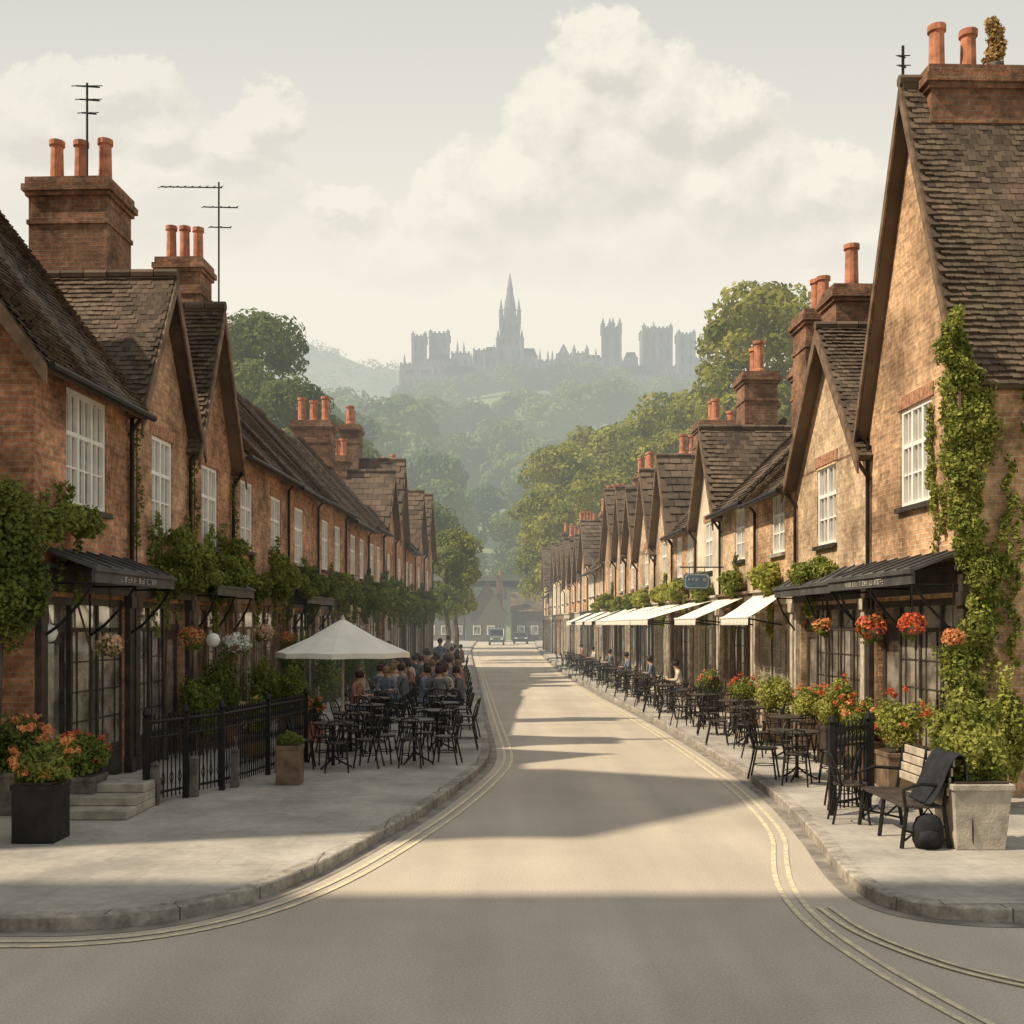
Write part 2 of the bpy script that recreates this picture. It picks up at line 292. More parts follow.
    B=nd(nt,'ShaderNodeGroup',node_tree=g); L(of.outputs[0],B.inputs[0])
    df=nd(nt,'ShaderNodeMath',operation='SUBTRACT'); L(A.outputs[0],df.inputs[0]); L(B.outputs[0],df.inputs[1])
    lt=nd(nt,'ShaderNodeMath',operation='MULTIPLY_ADD',use_clamp=True); L(df.outputs[0],lt.inputs[0]); lt.inputs[1].default_value=1.5; lt.inputs[2].default_value=.42
    ccol=mixc(nt,lt.outputs[0],(.72,.68,.59),(.97,.905,.765))
    mr=nd(nt,'ShaderNodeMapRange',interpolation_type='SMOOTHSTEP'); L(A.outputs[0],mr.inputs[0]); mr.inputs[1].default_value=.0; mr.inputs[2].default_value=.24
    fd=nd(nt,'ShaderNodeMapRange',interpolation_type='SMOOTHSTEP'); L(dv.outputs[0],fd.inputs[0]); fd.inputs[1].default_value=.26; fd.inputs[2].default_value=.44
    # clouds thin out toward the west
    fw=nd(nt,'ShaderNodeMapRange',interpolation_type='SMOOTHSTEP'); L(du.outputs[0],fw.inputs[0]); fw.inputs[1].default_value=-.28; fw.inputs[2].default_value=0; fw.inputs[3].default_value=.55; fw.inputs[4].default_value=.86
    mm=nd(nt,'ShaderNodeMath',operation='MULTIPLY'); L(mr.outputs[0],mm.inputs[0]); L(fd.outputs[0],mm.inputs[1]); m3=nd(nt,'ShaderNodeMath',operation='MULTIPLY'); L(mm.outputs[0],m3.inputs[0]); L(fw.outputs[0],m3.inputs[1])
    gr=nd(nt,'ShaderNodeValToRGB'); L(dv.outputs[0],gr.inputs[0]); cr=gr.color_ramp; cr.elements[0].position=.0; cr.elements[0].color=(.84,.78,.65,1); cr.elements[1].position=.60; cr.elements[1].color=(.66,.655,.605,1)
    e=cr.elements.new(.3); e.color=(.93,.87,.74,1)
    e=cr.elements.new(.95); e.color=(.62,.64,.64,1)
    fin=mixc(nt,m3.outputs[0],gr.outputs[0],ccol)
    b2=nd(nt,'ShaderNodeBackground'); L(fin,b2.inputs[0]); b2.inputs[1].default_value=1.07
    def mrange(src,a,b):
        q=nd(nt,'ShaderNodeMapRange',interpolation_type='SMOOTHSTEP'); L(src,q.inputs[0]); q.inputs[1].default_value=a; q.inputs[2].default_value=b; return q.outputs[0]
    south=mixc(nt,1.0,gr.outputs[0],(.72,.76,.80),'MULTIPLY')
    b3=nd(nt,'ShaderNodeBackground'); L(mixc(nt,mrange(sx.outputs[1],-.45,.0),south,gr.outputs[0]),b3.inputs[0]); b3.inputs[1].default_value=1.07
    adu=nd(nt,'ShaderNodeMath',operation='ABSOLUTE'); L(du.outputs[0],adu.inputs[0])
    iv=nd(nt,'ShaderNodeMath',operation='MULTIPLY'); iv.inputs[1].default_value=-1; L(adu.outputs[0],iv.inputs[0])
    iw=nd(nt,'ShaderNodeMath',operation='MULTIPLY'); iw.inputs[1].default_value=-1; L(dv.outputs[0],iw.inputs[0])
    r1=nd(nt,'ShaderNodeMath',operation='MULTIPLY'); L(mrange(sx.outputs[1],.1,.35),r1.inputs[0]); L(mrange(iv.outputs[0],-1.0,-.7),r1.inputs[1])
    r2=nd(nt,'ShaderNodeMath',operation='MULTIPLY'); L(mrange(iw.outputs[0],-.95,-.66),r2.inputs[0]); L(mrange(dv.outputs[0],.2,.28),r2.inputs[1])
    r3=nd(nt,'ShaderNodeMath',operation='MULTIPLY'); L(r1.outputs[0],r3.inputs[0]); L(r2.outputs[0],r3.inputs[1])
    mc=nd(nt,'ShaderNodeMixShader'); L(r3.outputs[0],mc.inputs[0]); L(b3.outputs[0],mc.inputs[1]); L(b2.outputs[0],mc.inputs[2])
    ms=nd(nt,'ShaderNodeMixShader'); ms.inputs[0].default_value=.92; L(b1.outputs[0],ms.inputs[1]); L(mc.outputs[0],ms.inputs[2]); L(ms.outputs[0],out.inputs[0])
world()
S.view_settings.view_transform='Standard'; S.view_settings.look='None'; S.view_settings.exposure=0
# ---------------------------------------------------------------- ground
struct(MB().quad((-3000,-300,-.06),(3000,-300,-.06),(3000,4000,-.06),(-3000,4000,-.06)).build('ground',M['grass']))
struct(MB().quad((-60,-40,0),(60,-40,0),(60,175,0),(-60,175,0)).build('road',M['asphalt']))
def smooth(pts,k=3):
    for _ in range(k):
        q=[pts[0]]
        for a,b in zip(pts,pts[1:]): q+=[a*.75+b*.25,a*.25+b*.75]
        pts=q+[pts[-1]]
    return pts
KL=[G(*p,0) for p in [(470,650),(474,668),(478,690),(484,725),(490,750),(488,765),(470,782),(430,812),(375,845),(310,880),(240,907),(160,925),(80,932),(0,932)]]
KR=[G(*p,0) for p in [(538,650),(548,660),(565,675),(600,695),(650,720),(710,755),(770,795),(815,842),(835,872),(860,897),(900,914),(960,922),(1024,924)]]
KL=smooth([Vector((-4.2,170,0))]+KL+[Vector((-60,8.5,0))],2); KR=smooth([Vector((4.6,170,0))]+KR+[Vector((60,8.7,0))],2)
def off(pts,d):
    r=[]
    for i,p in enumerate(pts):
        t=(pts[min(i+1,len(pts)-1)]-pts[max(i-1,0)]).normalized(); r.append(p+Vector((t.y,-t.x,0))*d)
    return r
for K,sg,nm in ((KL,1,'left'),(KR,-1,'right')):
    ins=off(K,.15*sg); m=MB(); c=MB(); X=-60*sg
    ins=[Vector((p.x,max(p.y,8.6),p.z)) for p in ins]
    for a,b in zip(ins,ins[1:]): 
        if abs(a.y-b.y)>1e-5: m.quad((a.x,a.y,.118),(X,a.y,.118),(X,b.y,.118),(b.x,b.y,.118))
    struct(m.build('pavement',M['pave'],uv=True))
    for i in range(len(K)-1):
        a,b,a1,b1=K[i],K[i+1],ins[i],ins[i+1]
        c.quad((a.x,a.y,-.02),(b.x,b.y,-.02),(b.x,b.y,.106),(a.x,a.y,.106)).quad((a.x,a.y,.106),(b.x,b.y,.106),(b.x*.9+b1.x*.1,b.y*.9+b1.y*.1,.118),(a.x*.9+a1.x*.1,a.y*.9+a1.y*.1,.118)).quad((a.x*.9+a1.x*.1,a.y*.9+a1.y*.1,.118),(b.x*.9+b1.x*.1,b.y*.9+b1.y*.1,.118),(b1.x,b1.y,.122),(a1.x,a1.y,.122)).quad((a1.x,a1.y,.122),(b1.x,b1.y,.122),(b1.x,b1.y,.0),(a1.x,a1.y,.0))
    struct(c.build('kerb',M['kerb'],uv=True))
    gt=MB(); o1=off(K,-.005*sg); o2=off(K,-.14*sg)
    for i in range(len(K)-1): gt.quad(*[(p.x,p.y,.004) for p in (o1[i],o1[i+1],o2[i+1],o2[i])])
    struct(gt.build('gutter_channel',mat('gutter_grime_'+nm,(.26,.23,.19),.9,.3,3)))
def line(pts,w=.05,z=.008):
    m=MB(); a=off(pts,-w/2); b=off(pts,w/2)
    for i in range(len(pts)-1): m.quad(*[(p.x,p.y,z) for p in (a[i],a[i+1],b[i+1],b[i])])
    return struct(m.build('road_marking',M['yellow']))
LL=[p for p in KL if p.y<110]; line(off(LL,-.28)); line(off(LL,-.41))
RR=off([p for p in KR if 16<p.y<110],.30)
RR+=smooth([RR[-1]]+[G(*p,0) for p in [(765,812),(786,838),(786,862),(792,890),(822,925),(880,964),(940,998),(1010,1035)]],2)[1:]
line(RR); line(off(RR,.13))
q=smooth([G(*p,0) for p in [(818,908),(850,932),(905,955),(965,975),(1070,997)]]); line(q,.04,.0125); line(off(q,-.10),.04,.0125)
# ---------------------------------------------------------------- houses
def fx(side,y): return -6+.041*(y-14) if side<0 else 6.2-.030*(y-14)
def slope(mb,A,B,U,crs=.17,tw=.17):
    A,B,U=Vector(A),Vector(B),Vector(U); D=B-A; N=D.cross(U).normalized(); N=N if N.z>0 else -N
    lo=-N*.10; mb.add([A,B,B+U,A+U,A+lo,B+lo,B+U+lo,A+U+lo],[(0,1,2,3),(4,7,6,5),(0,4,5,1),(1,5,6,2),(2,6,7,3),(3,7,4,0)])
    nc=max(3,int(U.length/crs)); nt=max(2,int(D.length/tw)); ph=R.random()*9
    for i in range(nc):
        u0=i/nc; u1=min((i+1.2)/nc,1.0)
        for j in range(nt):
            t0=(j+(i%2)*.5)/nt; t1=min(t0+.96/nt,1); l=.030+R.random()*.018+.020*math.sin(t0*7+ph+u0*3)+.008*math.sin(t0*23+ph*2); sk=R.uniform(-.012,.012)
            if t0>=1: continue
            a=A+D*t0+U*(u0+sk/5); b=A+D*t1+U*(u0+sk/5)
            mb.add([a+N*l,b+N*l,A+D*t1+U*u1+N*.012,A+D*t0+U*u1+N*.012,a+N*.003,b+N*.003],[(0,1,2,3),(0,4,5,1)])
def facade(mb,F,L,he,ops,depth=.13):
    ss=sorted({0,L}|{x for o in ops for x in (o[0],o[0]+o[2])}); hs=sorted({0,he}|{x for o in ops for x in (o[1],o[1]+o[3])})
    for a,b in zip(ss,ss[1:]):
        for c,d in zip(hs,hs[1:]):
            if any(o[0]-1e-4<=a and b<=o[0]+o[2]+1e-4 and o[1]-1e-4<=c and d<=o[1]+o[3]+1e-4 for o in ops): continue
            mb.quad(F(a,0,c),F(b,0,c),F(b,0,d),F(a,0,d))
    for s,h,w,k in ops:
        for (a,b),(c,d) in (((s,h),(s+w,h)),((s+w,h),(s+w,h+k)),((s+w,h+k),(s,h+k)),((s,h+k),(s,h))):
            mb.quad(F(a,0,b),F(c,0,d),F(c,-depth,d),F(a,-depth,b))
def window(root,F,s,h,w,k,near=True,mt='white'):
    m=MB(); f=.065; d0,d1=-.10,-.025
    m.box((s,d0,h),(s+w,d1,h+f),F).box((s,d0,h+k-f),(s+w,d1,h+k),F).box((s,d0,h+f),(s+f,d1,h+k-f),F).box((s+w-f,d0,h+f),(s+w,d1,h+k-f),F)
    nc=2 if w<1.15 else 3; zt=h+k*.62
    for i in range(1,nc): x=s+w*i/nc; m.box((x-.032,d0,h+f),(x+.032,d1-.004,h+k-f),F)
    m.box((s+f,d0,zt-.03),(s+w-f,d1-.008,zt+.03),F)
    if near:
        for i in range(nc):
            x0=s+w*i/nc+(.06 if i==0 else .03); x1=s+w*(i+1)/nc-(.06 if i==nc-1 else .03); xm=(x0+x1)/2
            m.box((xm-.012,d0+.01,h+f),(xm+.012,d1-.015,h+k-f),F)
            for z in (h+k*.33,): m.box((x0,d0+.01,z-.012),(x1,d1-.017,z+.012),F)
    o=m.build('window',M[mt],root)
    MB().quad(F(s+.02,-.085,h+.02),F(s+w-.02,-.085,h+.02),F(s+w-.02,-.085,h+k-.02),F(s+.02,-.085,h+k-.02)).build('pane',M['glass'],o)
    MB().box((s-.07,-.11,h-.08),(s+w+.07,.075,h-.004),F).build('sill',M['stone'] if R.random()<.4 else M['dwood'],o)
    lm=MB(); nb=int(w/.09)+2
    for i in range(nb):
        x=s-.09+(w+.18)*i/nb; lm.box((x+.004,.003,h+k+.004),(x+(w+.18)/nb-.004,.017,h+k+.2),F)
    lm.build('lintel',M['solid'],root)
def chimney(root,F,s,d,ws,wd,base,top,pots,pr=.12,ph=.75,offs=None):
    m=MB(); m.box((s-ws/2,d-wd/2,base),(s+ws/2,d+wd/2,top-.34),F)
    for i,(e,a,b) in enumerate([(.05,.34,.26),(.10,.26,.14),(.05,.14,.0)]): m.box((s-ws/2-e,d-wd/2-e,top-a),(s+ws/2+e,d+wd/2+e,top-b),F)
    m.box((s-ws/2-.03,d-wd/2-.03,top-.85),(s+ws/2+.03,d+wd/2+.03,top-.77),F)
    c=m.build('chimney',M['chim'],root,uv=True)
    for i in range(pots):
        t=offs[i] if offs else (i+.5)/pots-.5; p=F(s+(0 if wd>ws else t*ws*.95),d+(t*wd*.95 if wd>ws else 0),0); hh=ph*R.uniform(.88,1.1)
        MB().lathe([(pr*1.25,top-.02),(pr*1.2,top+.08),(pr,top+.12),(pr*.9,top+hh-.1),(pr*1.15,top+hh-.09),(pr*1.15,top+hh),(pr*.8,top+hh),(pr*.75,top+hh-.2)],12,(p.x,p.y,0)).build('chimney_pot',M['terra'],c,smooth=False)
def marks(root,F,s0,s1,h,d,sz=.08):
    m=MB(); x=s0
    while x<s1:
        w=sz*R.uniform(.45,.75)
        for k in range(R.choice((2,3))):
            if R.random()<.5: xx=x+R.choice((0,w*.8)); m.box((xx,d,h),(xx+.011,d+.006,h+sz),F)
            else: zz=h+R.choice((0,sz*.45,sz*.88)); m.box((x,d+.001,zz),(x+w,d+.007,zz+.010),F)
        x+=w+.025+(.06 if R.random()<.15 else 0)
    m.build('lettering',M['letter'],root)
def shop(root,F,L,st,near,canopy,mk,pil=None):
    a,b=.24,L-.24; W_=M[st]; T=2.78; dw=.95; door_right=R.random()<.5
    x0,x1=(a+dw,b) if not door_right else (a,b-dw); dx=a if not door_right else b-dw
    m=MB(); m.box((x0,-.24,.1),(x1,-.03,.62),F).box((x0,-.2,2.3),(x1,-.05,2.36),F)
    n=max(2,round((x1-x0)/.75))
    for i in range(n): 
        xa=x0+(x1-x0)*i/n+.08; xb=x0+(x1-x0)*(i+1)/n-.08; m.box((xa,-.029,.2),(xb,-.012,.54),F)
    for i in range(n+1): x=x0+(x1-x0)*i/n; m.box((x-.03,-.10,.62),(x+.03,-.03,T-.1),F)
    if near:
        for i in range(n*2):
            x=x0+(x1-x0)*(i+.5)/(n*2); m.box((x-.010,-.075,.62),(x+.010,-.045,2.3),F)
        for z in (1.04,1.46,1.88): m.box((x0,-.073,z-.010),(x1,-.047,z+.010),F)
    m.box((a,-.22,T-.1),(b,-.02,T),F); m.build('shop_front',W_,root)
    MB().quad(F(x0,-.062,.62),F(x1,-.062,.62),F(x1,-.062,T-.1),F(x0,-.062,T-.1)).build('shop_window',M['sglass'],root)
    i=MB(); i.quad(F(a,-.42,.1),F(b,-.42,.1),F(b,-.42,T),F(a,-.42,T)); i.quad(F(a,-.42,.13),F(b,-.42,.13),F(b,-.25,.13),F(a,-.25,.13)); i.build('shop_interior',M['inter'],root)
    g=MB()
    if near:
        for z in (.65,1.15,1.65):
            g.box((x0,-.38,z-.02),(x1,-.22,z),F); x=x0+.05
            while x<x1-.15:
                w=R.uniform(.05,.16); hh=R.uniform(.08,.3); g.box((x,-.34,z),(x+w,-.24,z+hh),F); x+=w+R.uniform(.02,.12)
        g.build('goods_display',M['goods'],root)
    d=MB(); d.box((dx+.03,-.22,.12),(dx+dw-.03,-.12,.85),F).box((dx+.03,-.22,.85),(dx+.13,-.12,2.15),F).box((dx+dw-.13,-.22,.85),(dx+dw-.03,-.12,2.15),F).box((dx+.03,-.22,2.15),(dx+dw-.03,-.12,2.3),F).box((dx,-.23,2.3),(dx+dw,-.09,2.42),F).box((dx+.14,-.119,.22),(dx+dw-.14,-.10,.75),F)
    do=d.build('door',W_,root); MB().quad(F(dx+.12,-.15,.85),F(dx+dw-.12,-.15,.85),F(dx+dw-.12,-.15,2.15),F(dx+.12,-.15,2.15)).quad(F(dx+.02,-.15,2.42),F(dx+dw-.02,-.15,2.42),F(dx+dw-.02,-.15,T-.1),F(dx+.02,-.15,T-.1)).build('pane',M['sglass'],do)
    MB().box((dx+.08,-.12,1.05),(dx+.11,-.06,1.2),F).build('handle',M['stone'],do)
    for x in (.03,L-.21):
        MB().box((x,.004,.1),(x+.18,.09,2.82),F).box((x-.02,.004,.1),(x+.2,.12,.35),F).box((x-.02,.004,2.66),(x+.2,.13,2.84),F).build('pilaster',M[pil or st],root)
    MB().box((.02,.004,2.845),(L-.02,.10,3.14),F).box((.0,.004,3.14),(L,.16,3.2),F).build('fascia_board',W_,root)
    if mk: marks(root,F,L*.3,L*.72,2.96 if not canopy else 2.985,.102 if not canopy else canopy+.004,.075)
    if canopy:
        c=MB(); pr=canopy
        c.prism(lambda s_,d_,h_:F(d_,s_,h_),[(.02,3.42),(pr,3.15),(pr,3.11),(.02,3.38)],.12,L-.12).box((.12,pr-.05,2.95),(L-.12,pr,3.11),F).box((.08,pr-.02,3.09),(L-.08,pr+.03,3.13),F)
        x=.2
        while x<L-.15: c.prism(lambda s_,d_,h_:F(d_,s_,h_),[(.02,3.45),(pr-.01,3.18),(pr-.01,3.15),(.02,3.42)],x,x+.03); x+=.45
        c.build('canopy',M['lead'],root)
        for x in (.16,L/2,L-.16):
            MB().tube([F(x,.05,2.25),F(x,pr*.35,2.4),F(x,pr*.7,2.68),F(x,pr-.04,2.95)],.020,6).tube([F(x,.05,2.94),F(x,pr-.04,2.94)],.016,6).tube([F(x,.05,2.25),F(x,.05,2.94)],.018,6).build('bracket',M['black'],root)
def house(side,y0,y1,kind,he,hr,wins,br,label,chims=(),W=5.2,near=1,st='dwood',canopy=0,ends=(0,0),tl='tile',mk=False,crs=.17,group=None,shopf=True,pil=None,fo=.24):
    o=Vector((fx(side,y0),y0,0)); e=Vector((fx(side,y1),y1,0)); t=(e-o).normalized(); L=(e-o).length; n=Vector((t.y,-t.x,0))*(1 if side<0 else -1)
    F=lambda s,d,h:o+t*s+n*d+Z*h
    mid=F(L/2,0,.12); root=thing('house',label,'house',(mid.x,mid.y,.12),group)
    ops=[(a,b,c,d) for a,b,c,d in wins]+([(.24,.1,L-.48,2.68)] if shopf else [])
    m=MB(); facade(m,F,L,he,ops)
    a,b=.008,L-.008
    if kind=='gable':
        m.quad(F(0,0,he),F(L,0,he),F(L/2,0,hr-.05))
        for x in (a,b): m.quad(F(x,0,0),F(x,-W,0),F(x,-W,he),F(x,0,he))
        m.quad(F(a,-W,0),F(b,-W,0),F(b,-W,he),F(L/2,-W,hr-.05),F(a,-W,he))
    else:
        for x in (a,b): m.quad(F(x,0,0),F(x,-W,0),F(x,-W,he),F(x,-W/2,hr-.05),F(x,0,he))
        m.quad(F(a,-W,0),F(b,-W,0),F(b,-W,he),F(a,-W,he))
    m.build('wall',M[br],root,uv=True)
    r=MB()
    if kind=='gable':
        k=(hr-he)/(L/2); ov=.14
        for sg in (0,1):
            s0=-ov if sg==0 else L+ov
            A=F(s0,fo,he-ov*k); B=F(s0,-W-.1,he-ov*k); U=F(L/2,fo,hr)-A; slope(r,A,B,U,crs,crs*1.25)
        rf=r.build('roof',M[tl],root)
        bb=MB(); wd=.15
        for sg in (0,1):
            g=lambda s: s if sg==0 else L-s
            bb.prism(F,[(g(-ov-.03),he-(ov+.03)*k-.02),(g(L/2),hr-.02),(g(L/2),hr-.02-wd*1.9),(g(-ov-.03),he-(ov+.03)*k-.02-wd*1.5)],fo+.005+.004*sg,fo+.04+.004*sg)
        bb.build('bargeboard',M['bwood'],root)
        rt=MB(); n_=int((W+fo)/.4)
        for i in range(n_): rt.tube([F(L/2,fo+.04-i*.4,hr+.03),F(L/2,fo+.04-i*.4-.38,hr+.035)],.085+R.uniform(0,.012),8)
        rt.build('ridge_tile',M[tl],rf)
        for x in (-.06,L+.06): MB().tube([F(x,.02,he-.55),F(x*.98,fo-.02,he-.25)],.035,6).build('bracket',M['dwood'],root)
    else:
        k=(hr-he)/(W/2); ov=.34; s0,s1=.006-ends[0],L-.006+ends[1]
        A=F(s0,ov,he-ov*k); B=F(s1,ov,he-ov*k); slope(r,A,B,F(s0,-W/2,hr)-A,crs,crs*1.25)
        A=F(s0,-W-ov,he-ov*k); B=F(s1,-W-ov,he-ov*k); slope(r,A,B,F(s0,-W/2,hr)-A,.4,.6)
        rf=r.build('roof',M[tl],root)
        rt=MB(); n_=max(2,int((s1-s0)/.4))
        for i in range(n_): rt.tube([F(s0+(s1-s0)*i/n_,-W/2,hr+.03),F(s0+(s1-s0)*(i+.96)/n_,-W/2,hr+.035)],.085+R.uniform(0,.012),8)
        rt.build('ridge_tile',M[tl],rf)
        ez=he-ov*k
        MB().tube([F(s0,ov+.05,ez-.02),F(s1,ov+.05,ez-.02)],.055,8).build('gutter',M['black'],root)
        if ends[0]:
            bb=MB()
            for sg in (0,1):
                g=lambda d: d if sg==0 else -W-d
                bb.prism(lambda s_,d_,h_:F(d_,s_,h_),[(g(ov),ez-.03),(g(-W/2),hr-.03),(g(-W/2),hr-.30),(g(ov),ez-.26)],s0-.045-.004*sg,s0-.004*sg)
            bb.build('bargeboard',M['bwood'],root)
    MB().tube([F(L-.06,.06,.12),F(L-.06,.06,he-.5),F(L-.06,.25,he-.28)],.035,8).build('downpipe',M['black'],root)
    for w in wins: window(root,F,*w,near=near)
    for c in chims: chimney(root,F,*c)
    if shopf: shop(root,F,L,st,near,canopy,mk,pil)
    return root,F,L
H=[]
LW=[
 (14.0,17.2,'eave',6.1,9.6,[(.95,4.05,1.35,1.6)],'brickL','near left brick corner house with one large white window under wide tiled roof',[],dict(canopy=.75,ends=(.35,0),mk=True,st='dwood')),
 (17.2,20.0,'gable',5.9,8.3,[(.95,3.95,1.0,1.6)],'brickL2','steep gabled brick house under the biggest three pot chimney on the left',[(3.3,-2.2,1.15,1.45,8.0,10.55,3,.125,.85)],dict(st='dwood')),
 (20.0,22.7,'gable',5.8,8.55,[(.75,3.9,1.0,1.55)],'brickL','second steep gabled house from the left corner, beside the tall aerial',[],dict(canopy=.5,st='bwood')),
 (22.7,27.5,'eave',6.25,9.0,[(.65,4.0,.95,1.5),(3.2,4.0,.95,1.45)],'brickL2','left terrace house with two small windows next to the paired gables',[(2.9,-1.95,.85,1.0,8.3,10.85,3,.12,.85)],dict(st='bwood')),
 (27.5,31.0,'eave',6.2,8.9,[(.8,4.0,1.0,1.45)],'brickL','left terrace house with one white window behind the white parasol',[],dict(canopy=.5,st='dwood',pil='gwood')),
 (31.0,35.2,'eave',6.25,9.1,[(.7,4.0,.9,1.45),(2.6,4.0,.9,1.45)],'brickL2','sixth house of the left terrace, two windows over dark shopfront',[],dict(st='dwood')),
 (35.2,39.6,'eave',6.1,8.95,[(1.0,4.0,1.0,1.4),(2.8,4.0,.9,1.4)],'brickL','seventh house of the left terrace, before the orange three pot chimney',[],dict(st='gwood')),
 (39.6,43.2,'eave',6.3,9.2,[(.6,4.0,.9,1.4),(2.2,4.0,.8,1.4)],'brickL2','eighth house of the left terrace with orange three pot chimney',[(1.6,-2.3,1.1,1.4,8.3,10.0,3,.15,.9)],dict(st='bwood')),
]
RW=[
 (14.6,18.3,'gable',5.9,10.5,[(1.25,4.2,1.15,1.5)],'brickR','near right tall gabled brick house with ivy on its corner',[(2.0,-.85,.9,1.45,9.6,10.62,2,.12,.85,[-.02,.33])],dict(canopy=.75,W=7,mk=True,fo=.2,st='dwood')),
 (18.3,22.4,'gable',5.35,7.9,[(1.7,3.9,1.1,1.5)],'brickR2','small gabled house beside the tall ivy clad house on the right',[(3.9,-1.05,.9,.95,6.6,9.15,1,.14,.85)],dict(canopy=.5,st='dwood',pil='gwood')),
 (22.4,25.6,'eave',5.5,8.1,[(.9,3.95,1.0,1.35)],'brickR','right terrace house with low tiled eave between the two small gables',[(2.6,-1.3,1.0,.95,6.8,9.45,2,.14,.8)],dict(st='gwood')),
 (25.6,29.2,'eave',5.6,8.2,[(1.1,4.0,.95,1.3)],'brickR2','buff brick house with one window before the pale gabled house',[(2.8,-2.2,.8,.9,7.2,9.1,2,.13,.7)],dict(st='bwood',pil='gwood')),
 (29.2,32.4,'gable',5.4,7.9,[(1.1,3.9,1.0,1.4)],'render','cream rendered gabled house behind the hanging blue sign',[(2.9,-1.7,1.0,.95,7.0,9.7,2,.15,.85)],dict(st='gwood')),
 (32.4,36.2,'eave',5.6,8.4,[(.6,3.9,.9,1.3),(2.3,3.9,.9,1.3)],'brickR','sixth house of the right terrace, orange brick with two windows',[(1.9,-2.3,.8,1.0,7.4,9.4,2,.13,.7)],dict(st='bwood')),
 (36.2,39.6,'gable',5.5,8.2,[(1.2,3.9,1.0,1.4)],'brickR2','seventh house of the right terrace, buff gable behind cream awnings',[(3.0,-2.0,1.2,1.2,7.4,9.6,2,.14,.8)],dict(st='gwood')),
]
for side,LWx,start,end,sd in ((-1,LW,43.2,59,'left'),(1,RW,39.6,98,'right')):
    rows=list(LWx); y=start; i=len(rows)
    while y<end:
        w=R.uniform(2.9,4.2) if side<0 else R.uniform(3.1,4.6); kd='gable' if (R.random()<.5) else 'eave'
        he=6.2+R.uniform(-.3,.4) if side<0 else 5.6+R.uniform(-.5,.5); hr=he+R.uniform(2.2,3.3)
        ch=[(R.uniform(.6,w-.6),R.uniform(-2.8,-1.2),R.uniform(.7,1.1),R.uniform(.8,1.3),he+.8,hr+R.uniform(.6,1.7),R.choice((2,3,4)),.14,.8)]
        if R.random()<.7: ch.append((R.uniform(.4,w-.4),-4.2,.8,.8,he+.4,hr+R.uniform(.3,1.1),2,.14,.7))
        br=R.choice(('brickL','brickL2')) if side<0 else R.choice(('brickR','brickR2','brickR','render'))
        rows.append((y,y+w,kd,he,hr,[(w*.16,3.95,.8,1.35),(w*.58,3.95,.8,1.35)] if kd=='eave' else [(w/2-.45,3.9,.9,1.4)],br,f"{ORD[i]} house of the {sd} terrace counted from the near corner",ch,dict(st=R.choice(('dwood','bwood','gwood')))))
        y+=w; i+=1
    for j,(y0,y1,kd,he,hr,wn,br,lb,ch,kw) in enumerate(rows):
        nr=y0<34; H.append((side,)+house(side,y0,y1,kd,he,hr,wn,br,lb,ch,near=nr,crs=.10 if y0<24 else (.15 if y0<34 else .30),tl='tile' if side<0 else 'tile2',group=f'houses of the {sd} terrace',**kw))
def block(x0,x1,y0,y1,he,hr,label):
    root=thing('house',label,'house',((x0+x1)/2,y0,.0)); m=MB(); ym=(y0+y1)/2
    m.box((x0,y0,-.02),(x1,y1,he)); m.quad((x1,y0,he),(x1,y1,he),(x1,ym,hr)); m.quad((x0,y0,he),(x0,y1,he),(x0,ym,hr)); m.build('wall',M['brickL'],root,uv=True)
    r=MB(); k=(hr-he)/((y1-y0)/2)
    for yy in (y0-.2,y1+.2):
        A=Vector((x0-.2,yy,he-.2*k)); B=Vector((x1+.2,yy,he-.2*k)); slope(r,A,B,Vector((x0-.2,ym,hr))-A,.4,.5)
    r.build('roof',M['tile'],root)
    F=lambda s,d,h:Vector((x1+d,y0+s,h))
    for z in (1.2,4.6,8.2,11.6,15.2,18.6):
        if z+1.6<he:
            for q in range(int((y1-y0)/2.2)): 
                s=.6+q*2.2; w=MB(); w.box((s,.004,z),(s+1.1,.05,z+1.6),F); o=w.build('window',M['white'],root); MB().box((s+.08,.052,z+.08),(s+.5,.058,z+1.52),F).box((s+.6,.052,z+.08),(s+1.02,.058,z+1.52),F).build('pane',M['glass'],o)
block(-22,-13.0,-9,5.2,19.6,23.0,'added unseen tall brick house beyond the left edge, shading the junction')  # out-of-view house added so its shadow covers the near road
block(-22,-14.2,8.9,14.4,16.8,20.8,'added unseen tall brick house behind the left corner house, shading the road')  # second out-of-view house, added to throw the shadow band across the street
# ---------------------------------------------------------------- aerials
def aerial(base,h,arms,label):
    b=Vector(base); r=thing('television_aerial',label,'aerial',b); MB().tube([b,b+Z*h],.022,6).build('mast',M['black'],r)
    for (z,x0,x1,n,l) in arms:
        MB().tube([b+Vector((x0,0,z)),b+Vector((x1,.1,z+.02))],.014,6).build('boom',M['black'],r)
        for i in range(n):
            x=x0+(x1-x0)*i/(n-1); MB().tube([b+Vector((x,-l,z-l*.5)),b+Vector((x,l,z+l*.5))],.009,5).build('element',M['black'],r)
aerial((-7.75,20.4,10.5),1.95,[(1.9,-.2,.2,5,.22),(1.65,-.14,.2,4,.2),(1.4,-.1,.14,3,.2)],'small television aerial on the biggest left chimney')
aerial((-6.4,24.6,7.6),4.7,[(4.6,-1.3,.05,9,.2),(4.15,-.35,.4,5,.14),(3.7,-.2,.25,3,.14)],'tall television aerial with long boom beside the second left chimney')
aerial((6.15,17.0,10.0),1.35,[(1.2,-.07,.07,4,.1),(1.05,-.06,.08,3,.1)],'short aerial beside the top chimney of the ivy clad house')
